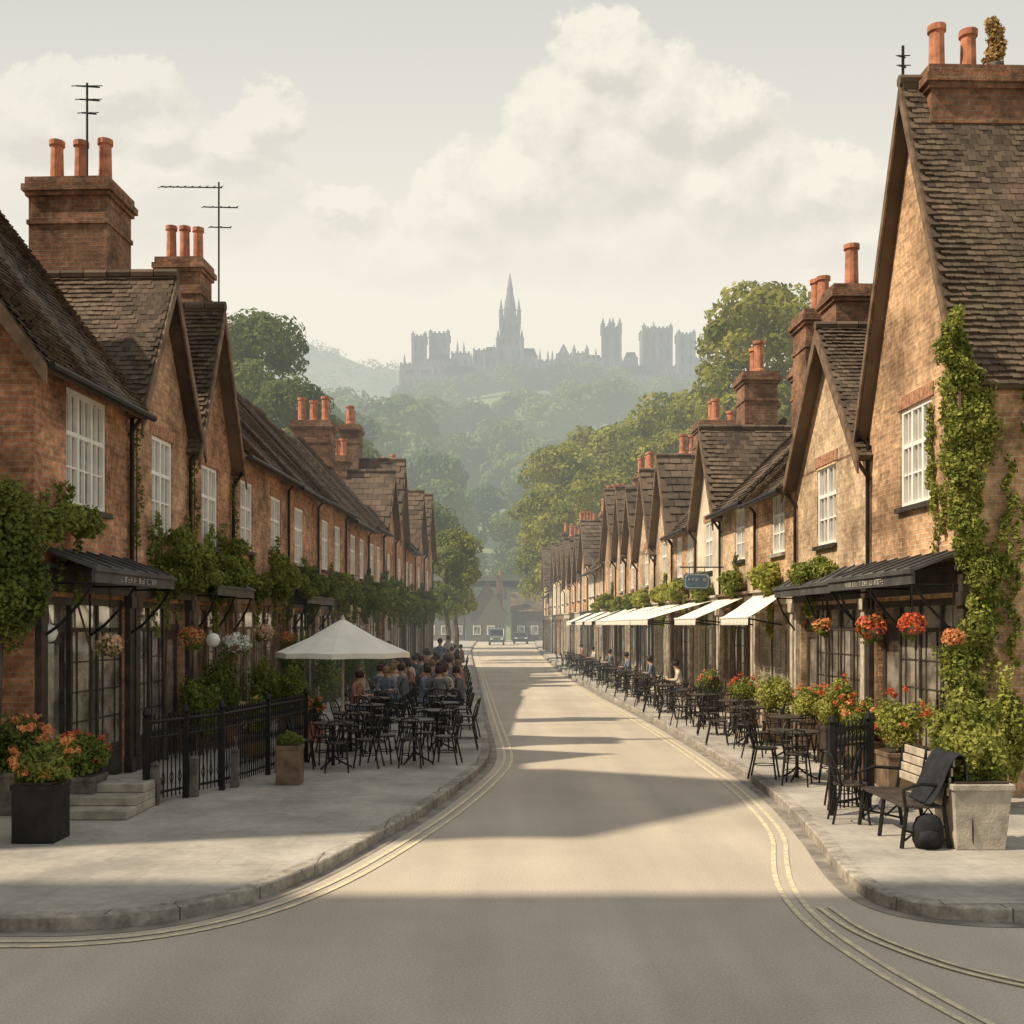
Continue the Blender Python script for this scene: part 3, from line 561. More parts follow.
# ---------------------------------------------------------------- climbing plants
def plant(name,label,cat,base,parts,stem=None,group=None):
    r=thing(name,label,cat,base,group)
    for nm,m,P,sz in parts: leaves(nm,M[m],P,sz,r)
    if stem:
        s=MB()
        for pts,r0,r1 in stem: s.tube(pts,r0,6,r1)
        s.build('stem',M['bark'],r)
    return r
P=[]
for i in range(56):
    z=.5+i*.108; w=.20+.09*math.sin(i*.55)+(.10 if z<2.2 else 0)+(.17 if 4.6<z<5.7 else 0); cx=6.18+.15*math.sin(i*.31+1)-(.12 if z>4.3 else 0); cy=14.5+.05*math.sin(i)
    for _ in range(3): P.append(ell(200,(cx+R.uniform(-.14,.14),cy-.02,z+R.uniform(-.08,.08)),(w*R.uniform(.5,1),.11,.14),.15))
    if 3.8<z<6: P.append(ell(110,(6.1,14.75+R.uniform(0,.5),z),(.08,.30,.16),.2))
for k in range(14):
    x=6.2+R.uniform(0,.8); z0=R.uniform(2.8,6.1); l=R.uniform(.5,1.5)
    for j in range(14): P.append(ell(26,(x+.06*math.sin(j+k),14.5,z0-l*j/14),(.06,.05,.08),.1))
for k in range(12):
    z0=R.uniform(3.9,5.9); y=R.uniform(14.8,16.0); l=R.uniform(.4,1.2)
    for j in range(10): P.append(ell(24,(fx(1,y)-.06,y+.05*math.sin(j),z0-l*j/10),(.05,.07,.08),.1))
P=np.concatenate(P)
plant('ivy','tall ivy climbing the near corner of the right gabled house','ivy',(6.0,14.4,.12),[('foliage','leafm',P[::2],.030),('foliage','leafy',P[1::2],.028)],[([(6.25,14.5,.1),(6.1,14.5,1.5),(6.25,14.5,3.5),(6.1,14.5,5.2)],.03,.01)])
plant('shrub','yellow green shrub at the foot of the ivy','shrub',(5.6,13.4,.12),[('foliage','leafy',clumpy(9800,(5.6,13.4,1.0),(.58,.5,.78),30,.36),.030),('foliage','leafm',clumpy(5200,(5.55,13.4,.8),(.52,.45,.62),20,.36),.030)],[([(5.5,13.4,.1),(5.55,13.4,1.0)],.04,.02)])
plant('shrub','narrow upright shrub at the right edge against the side wall','shrub',(6.3,13.9,.12),[('foliage','leafy',clumpy(6200,(6.35,13.9,1.0),(.34,.28,.85),24,.36),.030)],[([(6.3,13.9,.1),(6.3,13.9,1.6)],.04,.02)])
plant('hedge','dense dark climber on the left edge wall above the planters','climber',(-6.3,13.5,.12),[('foliage','leafd',clumpy(16000,(-6.25,13.5,3.2),(.75,.4,1.25),44,.34),.034),('foliage','leafm',clumpy(7000,(-6.1,13.4,3.4),(.7,.4,1.05),36,.28),.030)],[([(-6.3,13.5,.1),(-6.2,13.5,2),(-6.3,13.5,3.5)],.06,.03)])
def creeper(F,L,s0,s1,h,n,sz,spread=.3,tails=7,dd=.3):
    P=[]
    for _ in range(n):
        s=R.uniform(s0,s1); u=1-abs((s-s0)/(s1-s0)-.5)*1.1; r=R.uniform(.10,.26)*(.6+.6*u)
        P.append(ell(int(190*(r/.2)**2*(.05/sz)**1.3)+20,F(s,.1+R.uniform(.03,dd),h+R.gauss(0,spread*.6)*u+.12*u),(r*1.15,r,r*.8),.35))
    for _ in range(tails):
        s=R.uniform(s0,s1); l=R.uniform(.35,1.2); z0=h+R.uniform(-.1,.2); up=R.random()<.35
        for j in range(9): P.append(ell(16,F(s+.05*math.sin(j*1.3+l*9),.07 if up else .16,z0+(l if up else -l)*j/9),(.07,.06,.09),.1))
    return np.concatenate(P)
k=0
for side,root,F,L in H:
    y=F(L/2,0,0).y
    if (side<0 and 13<y<62) or (side>0 and y>19 and y<60):
        k+=1; sz=.034 if y<24 else (.042 if y<34 else .07); b=F(L*.5,.06,.12)
        if side<0: a0=R.uniform(.05,.25)*L; a1=R.uniform(.8,1.0)*L; P=creeper(F,L,a0,a1,3.32,30,sz,.4,13,.5 if y>17 else .3); lm=R.choice(('leafd','leafm'))
        else: a0=R.uniform(.1,.6)*L; a1=a0+.35*L; P=creeper(F,L,a0,a1,3.3,12,sz,.25,3,.3); lm=R.choice(('leafy','leafm'))
        if y<17: P=creeper(F,L,.15,1.2,3.6,11,sz,.28,5,.22)
        plant('climbing_plant',f"{'dark' if side<0 else 'light'} green climber over the shopfront, {ORD[k-1]} along the {'left' if side<0 else 'right'} terrace",'climber',b,[('foliage',lm,P,sz),('foliage','leafm' if lm=='leafd' else 'leafy',P[::4]+np.array([0,0,.02,0,0,0]),sz*.9)],[([b,F(L*.5,.08,2),F((a0+a1)/2 if y>17 else .7,.08,3.3)],.025,.012)])
for (yy,nm) in ((17.3,'first'),(20.1,'second'),(22.6,'third')):
    Pv=np.concatenate([ell(26,(fx(-1,yy)+.1,yy+.14*math.sin(j*.8),5.9-j*.15),(.07,.10,.10),.2) for j in range(16)])
    plant('vine',f'thin dark vine under the eave at the {nm} left gable foot','vine',(fx(-1,yy)+.1,yy,3.2),[('foliage','leafd',Pv,.028)],[([(fx(-1,yy)+.06,yy,.12),(fx(-1,yy)+.06,yy+.05,5.6)],.018,.01)])
for i,(y,hh,mt) in enumerate([(19.3,1.5,'leafm'),(20.6,1.9,'leafd'),(23.6,1.6,'leafm'),(26.5,2.1,'leafd'),(30,1.7,'leafm'),(34,2.0,'leafd'),(38,1.8,'leafd')]):
    x=fx(-1,y)+.45; plant('shrub',f'tall shrub against the left shopfronts, {ORD[i]} from the camera','shrub',(x,y,.12),[('foliage',mt,clumpy(3200,(x,y,hh*.6),(.4,.5,hh*.5),20),.038)],[([(x,y,.1),(x,y,hh*.7)],.03,.015)],'shrubs along the left shopfronts')
# ---------------------------------------------------------------- hanging baskets, lamps
def basket(px,py,y,fm,r,label,side):
    X=(px-505)*y/1100; h=2.4-(py-625)*y/1100; t=thing('hanging_basket',label,'flower basket',(X,y,h-r*.6),'hanging flower baskets')
    MB().lathe([(.02,h-r*.75),(r*.5,h-r*.65),(r*.75,h-r*.3),(r*.8,h)],12,(X,y,0)).build('bowl',M['bwood'],t)
    leaves('foliage',M['leafm'],clumpy(520,(X,y,h-.03),(r*1.1,r*1.1,r*1.05),10,.45),.028,t); leaves('flowers',M[fm],np.concatenate([clumpy(420,(X,y,h+.03),(r*1.2,r*1.2,r*1.0),14,.34),ell(220,(X,y,h+.03),(r*1.08,r*1.08,r*.9),.85)]),.026,t)
    MB().tube([(X,y,h+.05),(X,y,2.92)],.008,5).tube([(X-r*.6,y,h),(X,y,h+r*1.5)],.006,5).tube([(X+r*.6,y,h),(X,y,h+r*1.5)],.006,5).build('chain',M['black'],t)
for a in [(110,647,14.8,'fpeach',.17,'peach flower basket hanging beside the left corner shop window'),(192,638,18.0,'forange',.19,'orange flower basket under the second left shopfront'),(236,645,20.0,'fwhite',.23,'white flower basket under the third left canopy'),(264,634,21.6,'fpeach',.19,'small pale peach basket beside the white flower basket'),(288,640,26.5,'forange',.2,'orange basket farthest back on the left shopfronts'),
          (871,629,15.4,'fred',.20,'red basket at the far end of right corner canopy'),(912,626,14.6,'fred',.17,'smaller red basket in the middle of right corner canopy'),(953,640,13.9,'forange',.13,'small orange basket closest to the ivy under right corner canopy'),(822,628,18.5,'forange',.15,'orange basket under the second canopy on the right')]:
    basket(*a,0)
def globe(px,py,y,label):
    X=(px-505)*y/1100; h=2.4-(py-625)*y/1100; t=thing('globe_lamp',label,'lamp',(X,y,h)); MB().lathe([(.03,-.12),(.09,-.09),(.125,0),(.09,.09),(.03,.12)],14,(X,y,h)).build('lamp_shade',M['white'],t,smooth=True); MB().tube([(X,y,h+.1),(X,y,2.95)],.01,6).build('rod',M['black'],t)
globe(48,633,14.3,'white globe lamp hanging at the near end of left canopy'); globe(213,640,19.0,'white globe lamp hanging right of the left orange basket')
# ---------------------------------------------------------------- planters
def box_planter(px,py,w,h,mt,pl,fl,label,rz=0,ph=.35,tp=1.0,pr=1.0,nfl=140,cat='planter',name='planter_box'):
    c=G(px,py); c.y+=w*.4; t=thing(name,label,cat,c,'planters along the shopfronts'); z=c.z
    m=MB(); m.taper(c,(w*tp,w*tp),(w,w),z,z+h,rz); m.taper(c,(w*1.06,w*1.06),(w*1.06,w*1.06),z+h-.05,z+h+.01,rz); m.build('box',M[mt],t,bevel=.008)
    MB().taper(c,(w*.9,w*.9),(w*.9,w*.9),z+h+.01,z+h+.03,rz).build('soil',M['soil'],t)
    r=w*.62*pr; leaves('foliage',M[pl],clumpy(4200,(c.x,c.y,z+h+ph*.55),(r,r,ph*.85),24,.40),.027,t)
    if fl:
        cc=ell(19,(c.x,c.y,z+h+ph*.8),(r*.97,r*.97,ph*.66),.75)[:,:3]; leaves('flowers',M[fl],np.concatenate([ell(nfl//6,x,(.06,.06,.05),.2) for x in cc]),.022,t)
    return t
box_planter(34,843,.44,.60,'black','leafm','forange','black square planter of orange flowers nearest the left edge',ph=.44,pr=1.4,nfl=200)
box_planter(76,812,.46,.42,'stonedk','leafm','fred','low dark planter with red flowers behind the black planter',ph=.4,pr=1.15,nfl=170)
box_planter(8,815,.5,.5,'stonedk','leafd','forange','low dark planter with orange flowers cut by left edge',ph=.5,pr=1.3,nfl=200)
box_planter(215,748,.5,.5,'bwood','leafm',None,'brown planter with plain green shrub behind the railings',ph=.6,pr=1.3)
box_planter(290,735,.5,.5,'bwood','leafm',None,'green shrub planter beside the parasol',ph=.7,pr=1.3)
box_planter(312,742,.36,.4,'terra','leafd','forange','terracotta pot with orange flowers under the parasol edge',ph=.35,nfl=190)
box_planter(288,785,.34,.55,'bwood','leafd',None,'tall dark wooden planter at the far end of railings',ph=.16)
box_planter(250,758,.4,.4,'bwood','leafm','fpeach','peach flowering planter behind the middle of the railings',ph=.45,pr=1.3,nfl=170)
box_planter(981,850,.6,.66,'concrete','leafy',None,'tapered concrete planter with clipped yellow green shrub',ph=.42,tp=.82,pr=.98)
box_planter(905,790,.5,.5,'bwood','leafy','fred','planter with red geraniums left of the ivy shrub',ph=.62,pr=1.35,nfl=170)
box_planter(868,783,.45,.6,'bwood','leafm','forange','planter of orange flowers behind the black bench',ph=.5,pr=1.2,nfl=100)
box_planter(840,765,.5,.6,'dwood','leafy','fred','dark planter with red flowers behind right railings',ph=.6,pr=1.3,nfl=150)
box_planter(812,750,.5,.55,'bwood','leafy','forange','orange flowering planter behind the right bistro table',ph=.45,pr=1.2,nfl=110)
box_planter(780,742,.5,.55,'bwood','leafy',None,'bushy green planter between the right tables',ph=.6,pr=1.4)
box_planter(745,728,.5,.55,'dwood','leafm','fred','red flowering planter by the second right shop',ph=.45,pr=1.1,nfl=120)
box_planter(712,712,.5,.5,'dwood','leafm','forange','small planter farthest along the right pavement',ph=.45,pr=1.1,nfl=110)
t=thing('pot_plant','dry golden grass tuft growing on the top right chimney','plant',(7.34,16.5,10.62)); leaves('foliage',M['dry'],np.concatenate([ell(200,(7.34+R.uniform(-.05,.05),16.5,10.86+k*.11),(.17-.012*k,.17-.012*k,.13),.3) for k in range(6)]),.032,t); MB().lathe([(.12,10.61),(.14,10.78),(.13,10.80)],10,(7.34,16.5,0)).build('pot',M['stonedk'],t)
# ---------------------------------------------------------------- steps and railings
t=thing('stone_steps','three grey stone steps at the left corner shop','steps',(-4.9,13.3,.12))
for i in range(3): MB().box((-5.45,12.85+i*.32,.12+i*.11+(.002 if i else 0)),(-4.42,14.3,.23+i*.11)).build('step',M['stone'],t,bevel=.015)
def railing(pts,h,label,posts,sp=.12,piers=()):
    b=Vector(pts[0]); t=thing('iron_railing',label,'railing',b)
    P_=[Vector(p) for p in pts]
    for nm,zz,r in (('top_rail',h,.028),('middle_rail',h-.2,.016),('bottom_rail',.14,.018)): MB().tube([p+Z*zz for p in P_],r,8).build(nm,M['black'],t)
    for a,b2 in zip(P_,P_[1:]):
        n=int((b2-a).length/sp); dr=(b2-a).normalized()*.032
        for k in range(n):
            p=a+(b2-a)*(k/n); q=MB().tube([p+Z*.06,p+Z*(h+.03)],.010,6)
            q.tube([p+Z*(h-.2),p+dr+Z*(h-.14),p+Z*(h-.06),p-dr+Z*(h-.12),p+Z*(h-.2)],.007,4)
            z0=.2+(k%2)*.3; q.tube([p+Z*z0,p+dr*1.1+Z*(z0+.1),p+Z*(z0+.22),p-dr*1.1+Z*(z0+.1),p+Z*z0],.007,4)
            q.lathe([(.004,h+.10),(.018,h+.05),(.01,h+.02)],6,p); q.build('baluster',M['black'],t)
    for p in posts: p=Vector(p); MB().taper(p,(.07,.07),(.07,.07),p.z,p.z+h+.06).lathe([(.02,h+.06),(.055,h+.1),(.035,h+.16),(.004,h+.2)],8,p).build('post',M['black'],t)
    for p in piers: MB().taper(p,(.11,.11),(.10,.10),.12,.62).taper(p,(.13,.13),(.06,.06),.622,.66).build('pier',M['stonedk'],t,bevel=.008)
a,b_,c_=G(146,806),G(222,790),G(306,762)
railing([a,b_,c_],1.05,'black iron railing round the left corner shop terrace',[a,a.lerp(b_,.5),b_,b_.lerp(c_,.5),c_],.075,[a.lerp(b_,f)+Vector((.02,-.04,0)) for f in (.1,.6)]+[b_.lerp(c_,f)+Vector((.05,-.03,0)) for f in (.1,.6)])
a,b_=G(832,815),G(826,775); railing([a,G(868,808),Vector((4.9,14.6,.12))],1.02,'black iron railing panel behind the right bench',[a,G(868,808)],.085)
# ---------------------------------------------------------------- bistro furniture
def make_chair():
    t=thing('bistro_chair','x','chair',(0,0,0)); m=M['black']
    MB().lathe([(.02,.43),(.18,.43),(.195,.445),(.19,.46),(.02,.462)],16).build('seat',M['dwood'],t)
    for sx,sy in ((-1,1),(1,1),(-1,-1),(1,-1)): MB().tube([(.14*sx,.13*sy,.43),(.18*sx,(.19 if sy>0 else -.22),0)],.014,6).build('leg',m,t)
    MB().tube([(.16*math.cos(i*math.pi/6),.15*math.sin(i*math.pi/6),.2) for i in range(13)],.008,5).build('stretcher',m,t)
    MB().tube([(-.16,-.12,.44),(-.18,-.19,.67),(-.13,-.23,.78),(0,-.25,.81),(.13,-.23,.78),(.18,-.19,.67),(.16,-.12,.44)],.014,6).build('back_frame',m,t)
    q=MB()
    for x in (-.1,-.035,.035,.1): q.tube([(x,-.15,.45),(x*1.05,-.21,.64),(x*.9,-.24,.79)],.008,5)
    q.tube([(-.17,-.2,.64),(0,-.225,.65),(.17,-.2,.64)],.01,5); q.build('backrest',m,t); return t
def make_table():
    t=thing('bistro_table','x','table',(0,0,0)); MB().lathe([(.02,.695),(.32,.695),(.335,.705),(.335,.72),(.32,.725),(.02,.725)],22).build('table_top',M['dwood'],t)
    MB().lathe([(.03,.03),(.025,.3),(.035,.4),(.022,.5),(.03,.695)],8).build('pedestal',M['black'],t)
    for k in range(3):
        a=k*2.094; MB().tube([(0,0,.2),(.12*math.cos(a),.12*math.sin(a),.1),(.3*math.cos(a),.3*math.sin(a),.01)],.016,6).build('leg',M['black'],t)
    return t
CH=make_chair(); TB=make_table(); first={'c':True,'t':True}
def put(proto,key,loc,rz,label,group):
    if first[key]: first[key]=False; proto.location=loc; proto.rotation_euler=(0,0,rz); tag(proto,label,proto['category'],group); return proto
    return dup(proto,loc,rz,label,group=group)
SEATS=[]
def cafe(x,y,i,where,n=4,rot=0):
    put(TB,'t',(x,y,.12),0,f"round dark bistro table, {ORD[i]} from the camera on the {where} pavement",f'café tables on the {where} pavement')
    nm=['kerb','far','shop','near']
    for k in range(n):
        a=rot+k*math.pi/2+R.uniform(-.2,.2); r=.48+R.uniform(-.03,.08); c=(x+r*math.cos(a),y+r*math.sin(a),.12)
        side=nm[k] if where=='left' else nm[(2-k)%4]
        put(CH,'c',c,a+math.pi/2+R.uniform(-.2,.2),f"dark bistro chair on the {side} side of the {ORD[i]} {where} café table",f'bistro chairs on the {where} pavement')
        SEATS.append((c,a+math.pi/2,where,i,side))
LT=[(-2.75,17.6),(-1.5,18.2),(-2.75,19.6),(-1.25,20.2),(-2.7,21.6),(-1.25,22.2),(-2.8,23.6),(-1.4,24.2),(-2.9,25.6),(-1.5,26.2),(-3.0,27.6),(-1.6,28.4),(-3.0,29.9),(-1.7,31.0),(-3.0,32.4),(-1.8,33.6),(-3.0,35),(-1.9,36.4),(-3.0,38),(-2.1,39.5),(-3.0,42),(-2.3,44),(-2.9,46.5),(-2.4,49),(-2.9,52),(-2.6,55)]
for i,(x,y) in enumerate(LT): cafe(x,y,i,'left',4,R.uniform(-.3,.3))
RT=[(4.3,16.2),(4.85,18.8),(4.6,20.9),(4.75,22.8),(4.5,24.8),(4.5,26.7),(4.35,28.7),(4.4,30.7),(4.25,32.8),(4.2,35),(4.1,37.3),(4.0,39.7),(3.95,42.2),(3.9,45),(3.8,48),(3.75,51),(3.7,54.5),(3.65,58),(3.6,62)]
for i,(x,y) in enumerate(RT): cafe(x,y,i,'right',4,R.uniform(-.3,.3))
# ---------------------------------------------------------------- parasol
def parasol(x,y,r,top,label):
    t=thing('parasol',label,'parasol',(x,y,.12)); MB().tube([(x,y,.15),(x,y,top)],.028,10).build('pole',M['gwood'],t); MB().lathe([(.28,.12),(.28,.16),(.06,.2),(.05,.35)],18,(x,y,0)).build('base',M['lead'],t)
    m=MB(); n=8; vs=[(x,y,top)]
    for fr in (.5,1):
        for k in range(n*2):
            a=k*math.pi/n; rr=r*fr*(1 if k%2==0 else .955); vs.append((x+rr*math.cos(a),y+rr*math.sin(a),top-.62*fr-.04*(4*fr*(1-fr))+(0 if k%2==0 else .012)))
    N=2*n; fs=[(0,1+k,1+(k+1)%N) for k in range(N)]+[(1+k,1+N+k,1+N+(k+1)%N,1+(k+1)%N) for k in range(N)]
    m.add(vs,fs); m.build('canopy',M['cream'],t)
    v=MB()
    for k in range(N):
        p=vs[1+N+k]; q=vs[1+N+(k+1)%N]; v.quad(p,q,(q[0],q[1],q[2]-.09),(p[0],p[1],p[2]-.09))
    v.build('valance',M['cream'],t)
    for k in range(n):
        a=2*k*math.pi/n; MB().tube([(x,y,top-.06),(x+r*.97*math.cos(a),y+r*.97*math.sin(a),top-.66)],.01,5).build('rib',M['gwood'],t)
    MB().lathe([(.05,top-.02),(.03,top+.03),(.012,top+.07)],8,(x,y,0)).build('finial',M['gwood'],t)
parasol(-2.95,20.0,1.22,2.52,'white canvas parasol over the left café tables')
# ---------------------------------------------------------------- awnings on the right
def awning(y0,y1,pr,label):
    o=Vector((fx(1,y0),y0,0)); e=Vector((fx(1,y1),y1,0)); tt=(e-o).normalized(); n=Vector((-tt.y,tt.x,0)); L=(e-o).length; F=lambda s,d,h:o+tt*s+n*d+Z*h
    t=thing('awning',label,'awning',F(L/2,0,2.6),'cream awnings along the right terrace'); m=MB(); k=10
    for i in range(k):
        a,b=L*i/k,L*(i+1)/k
        m.quad(F(a,.17,3.05),F(b,.17,3.05),F(b,pr*.6,2.78),F(a,pr*.6,2.78)).quad(F(a,pr*.6,2.78),F(b,pr*.6,2.78),F(b,pr,2.56),F(a,pr,2.56))
    m.build('canvas',M['cream'],t)
    v=MB()
    for i in range(k*2):
        a,b=L*i/k/2,L*(i+1)/k/2; v.quad(F(a,pr+.003,2.56),F(b,pr+.003,2.56),F(b-.02,pr+.01,2.40),F(a+.02,pr+.01,2.40))
    v.build('valance',M['cream'],t); MB().tube([F(0,pr,2.56),F(L,pr,2.56)],.025,6).build('front_bar',M['white'],t)
    for x in (.08,L-.08): MB().tube([F(x,.17,2.4),F(x,pr,2.54)],.018,6).build('arm',M['black'],t)
    return t
for i,(a,b,p) in enumerate([(22.8,25.3,.9),(26.2,28.9,1.3),(29.6,32.8,1.9),(33.6,37.0,1.8),(38,41.6,1.6),(43.,46.4,1.4),(48,51,1.4),(53,56.5,1.3),(59,62,1.3)]): awning(a,b,p,f'cream cloth awning over right shopfronts, {ORD[i]} from the camera')
t=thing('hanging_sign','dark blue hanging sign board on a bracket above right awnings','sign',(5.3,28.6,3.4))
F=lambda s,d,h:Vector((4.62+s,28.9+d,h))
def board(i,c=(.42,3.55),w=.34,h=.21,k=.06): a,b=w-i,h-i; return [(c[0]+x,c[1]+z) for x,z in ((-a+k,-b),(a-k,-b),(a,-b+k),(a,b-k),(a-k,b),(-a+k,b),(-a,b-k),(-a,-b+k))]
MB().prism(F,board(0),0,.06).build('board',M['signb'],t); MB().prism(F,board(.03),-.006,-.002).build('border',M['letter'],t); MB().prism(F,board(.045),-.012,-.007).build('face',M['signb'],t)
MB().tube([(4.6,28.93,3.92),(5.75,28.93,3.92)],.02,6).tube([(4.85,28.93,3.92),(4.85,28.93,3.74)],.008,5).tube([(5.25,28.93,3.92),(5.25,28.93,3.74)],.008,5).build('bracket',M['black'],t)
marks(t,lambda s,d,h:Vector((4.62+s,28.9-d,h)),.2,.6,3.56,.013,.07)
# ---------------------------------------------------------------- bench with coat and bag
bx,by=4.3,11.9
t=thing('bench','black iron bench with pale slatted back facing the street','bench',(bx,by,.12))
q=MB()
for i in range(4): q.box((bx-.24+i*.105,by-.7,.53),(bx-.15+i*.105,by+.7,.555))
q.build('seat',M['dwood'],t,bevel=.005); q=MB()
for i in range(4): z=.66+i*.098; q.box((bx+.2+i*.02,by-.7,z),(bx+.225+i*.02,by+.7,z+.085))
q.build('backrest',M['gwood'],t,bevel=.005)
for yy in (-.67,0,.67):
    for pts in ([(bx-.25,by+yy,.12),(bx-.2,by+yy,.53)],[(bx+.24,by+yy,.12),(bx+.18,by+yy,.53),(bx+.27,by+yy,1.06)]): MB().tube(pts,.022,6).build('leg',M['black'],t)
    if yy: 
        q=MB(); q.tube([(bx-.22,by+yy,.2),(bx-.05,by+yy,.34),(bx+.05,by+yy,.22),(bx+.22,by+yy,.38)],.013,5).tube([(bx-.22,by+yy,.3),(bx+.22,by+yy,.2)],.013,5).build('scroll',M['black'],t)
for yy in (-.69,.69): MB().tube([(bx-.22,by+yy,.53),(bx-.24,by+yy,.72),(bx-.08,by+yy,.78),(bx+.23,by+yy,.76)],.02,6).build('armrest',M['black'],t)
def cloth(name,prof,y0,y1,m,label,cat,n=14):
    q=MB(); k=len(prof); vs=[]
    for j in range(n+1):
        y=y0+(y1-y0)*j/n
        for i,(x,z) in enumerate(prof): w=.02*math.sin(j*1.7+i*.5)*(abs(i-k/2)/k*2); vs.append((x+w*1.3,y+.02*math.sin(i*1.3)*(1 if j in(0,n) else .3),z+.012*math.sin(j*2.1+i)))
    fs=[(j*k+i,j*k+i+1,(j+1)*k+i+1,(j+1)*k+i) for j in range(n) for i in range(k-1)]
    q.add(vs,fs); o=q.build(name,m,loc=(prof[0][0],y0,.12),smooth=True); s=o.modifiers.new('s','SOLIDIFY'); s.thickness=.02; s=o.modifiers.new('u','SUBSURF'); s.levels=s.render_levels=1
    return tag(o,label,cat)
cloth('coat',[(bx-.02,.57),(bx+.08,.68),(bx+.15,.9),(bx+.22,1.07),(bx+.32,1.12),(bx+.37,1.04),(bx+.40,.85),(bx+.43,.62),(bx+.45,.40),(bx+.46,.16)],by-.78,by-.2,M['cdark'],'black coat draped over the near end of the bench back','coat')
b0=G(928,848); t=thing('rucksack','black rucksack standing on the pavement beside the bench','bag',b0)
MB().lathe([(.02,0),(.13,.01),(.16,.08),(.155,.22),(.12,.31),(.05,.35),(.01,.355)],16,b0,1,.7).build('body',M['cdark'],t,smooth=True); MB().lathe([(.02,.05),(.10,.06),(.11,.12),(.09,.18),(.02,.2)],14,(b0.x-.03,b0.y-.11,b0.z),1,.4).build('pocket',M['cdark'],t,smooth=True); MB().tube([b0+Vector((-.05,0,.34)),b0+Vector((0,0,.41)),b0+Vector((.05,0,.34))],.01,6).build('handle',M['black'],t)
put(CH,'c',G(850,822),-1.7,'lone dark bistro chair at the far end of the bench','bistro chairs on the right pavement'); put(CH,'c',G(842,808),1.4,'lone dark bistro chair against the right railing panel','bistro chairs on the right pavement')
# ---------------------------------------------------------------- people
def person_mesh(J,E,rad,cut):
    me=bpy.data.meshes.new('p'); me.from_pydata(J,E,[]); o=bpy.data.objects.new('p',me); COL.objects.link(o); m=o.modifiers.new('k','SKIN')
    sv=me.skin_vertices[0].data
    for i,r in enumerate(rad): sv[i].radius=r if isinstance(r,tuple) else (r,r)
    sv[0].use_root=True; s=o.modifiers.new('s','SUBSURF'); s.levels=s.render_levels=1
    dg=bpy.context.evaluated_depsgraph_get(); n=bpy.data.meshes.new_from_object(o.evaluated_get(dg)); bpy.data.objects.remove(o)
    n.materials.clear()
    for k in ('cwhite','cblue','skin','hair'): n.materials.append(M[k])
    for p in n.polygons: p.material_index=cut(p.center); p.use_smooth=True
    return n
def make_person(pose):
    t=thing('person','x','person',(0,0,0))
    if pose=='sit':
        J=[(0,0,.5),(0,.03,.68),(0,.05,.88),(0,.08,1.02),(0,.12,1.10),(0,.155,1.18),(0,.165,1.27)]; rad=[(.15,.11),(.13,.1),(.15,.1),(.1,.08),.048,(.075,.085),(.062,.07)]
        E=[(i,i+1) for i in range(6)]
        for s in (-1,1):
            b=len(J); J+=[(.17*s,.08,1.0),(.23*s,.13,.78),(.13*s,.33,.79),(.1*s,.41,.8)]; rad+=[.058,.045,.033,.03]; E+=[(3,b),(b,b+1),(b+1,b+2),(b+2,b+3)]
            b=len(J); J+=[(.1*s,.02,.49),(.13*s,.4,.5),(.13*s,.4,.1),(.13*s,.52,.04)]; rad+=[.09,.062,.042,.035]; E+=[(0,b),(b,b+1),(b+1,b+2),(b+2,b+3)]
        cut=lambda c: 2 if (c.z>1.075 or (c.y>.27 and c.z>.7)) else (1 if (c.z<.57) else 0); hz=1.25; hy=.135
    else:
        J=[(0,0,.95),(0,.0,1.12),(0,.0,1.3),(0,.0,1.44),(0,.01,1.52),(0,.03,1.62),(0,.035,1.71)]; rad=[(.15,.11),(.12,.09),(.15,.1),(.1,.08),.048,(.075,.085),(.062,.07)]
        E=[(i,i+1) for i in range(6)]
        for s in (-1,1):
            b=len(J); J+=[(.17*s,0,1.42),(.22*s,-.02+.05*s,1.14),(.22*s,.06+.1*s,.9),(.21*s,.08+.12*s,.8)]; rad+=[.058,.045,.033,.03]; E+=[(3,b),(b,b+1),(b+1,b+2),(b+2,b+3)]
            b=len(J); J+=[(.09*s,0,.9),(.1*s,.12*s+.03,.5),(.1*s,.16*s,.09),(.1*s,.16*s+.12,.03)]; rad+=[.09,.06,.042,.035]; E+=[(0,b),(b,b+1),(b+1,b+2),(b+2,b+3)]
        cut=lambda c: 2 if (c.z>1.495 or (c.z<.93 and abs(c.x)>.185)) else (1 if c.z<.98 else 0); hz=1.69; hy=.015
    n=person_mesh(J,E,rad,cut); o=bpy.data.objects.new('body',n); COL.objects.link(o); o.parent=t; ORG[o.name]=Vector((0,0,0))
    h=MB().lathe([(.086,-.07),(.098,0),(.088,.06),(.05,.095),(.005,.105)],12,(0,hy,hz)); h.build('hair',M['hair'],t,smooth=True)
    f=MB().lathe([(.004,-.012),(.014,0),(.004,.03)],6,(0,hy+.12,hz-.035)); f.build('nose',M['skin'],t)
    return t
PS=make_person('sit'); PW=make_person('stand')
tops=[('cwhite','pale'),('cblue','blue'),('cred','red'),('cgrey','grey'),('cwhite','pale'),('cgrey','grey')]
def place_person(kind,loc,rz,top,hair,label):
    pr=PS if kind=='s' else PW; mm={M['cwhite']:M[top],M['cblue']:M[R.choice(('cdark','cgrey','cblue'))],M['hair']:M[hair]}
    return dup(pr,loc,rz,label,matmap=mm,group='people at the left café' if loc[0]<0 else None)
cnt=0
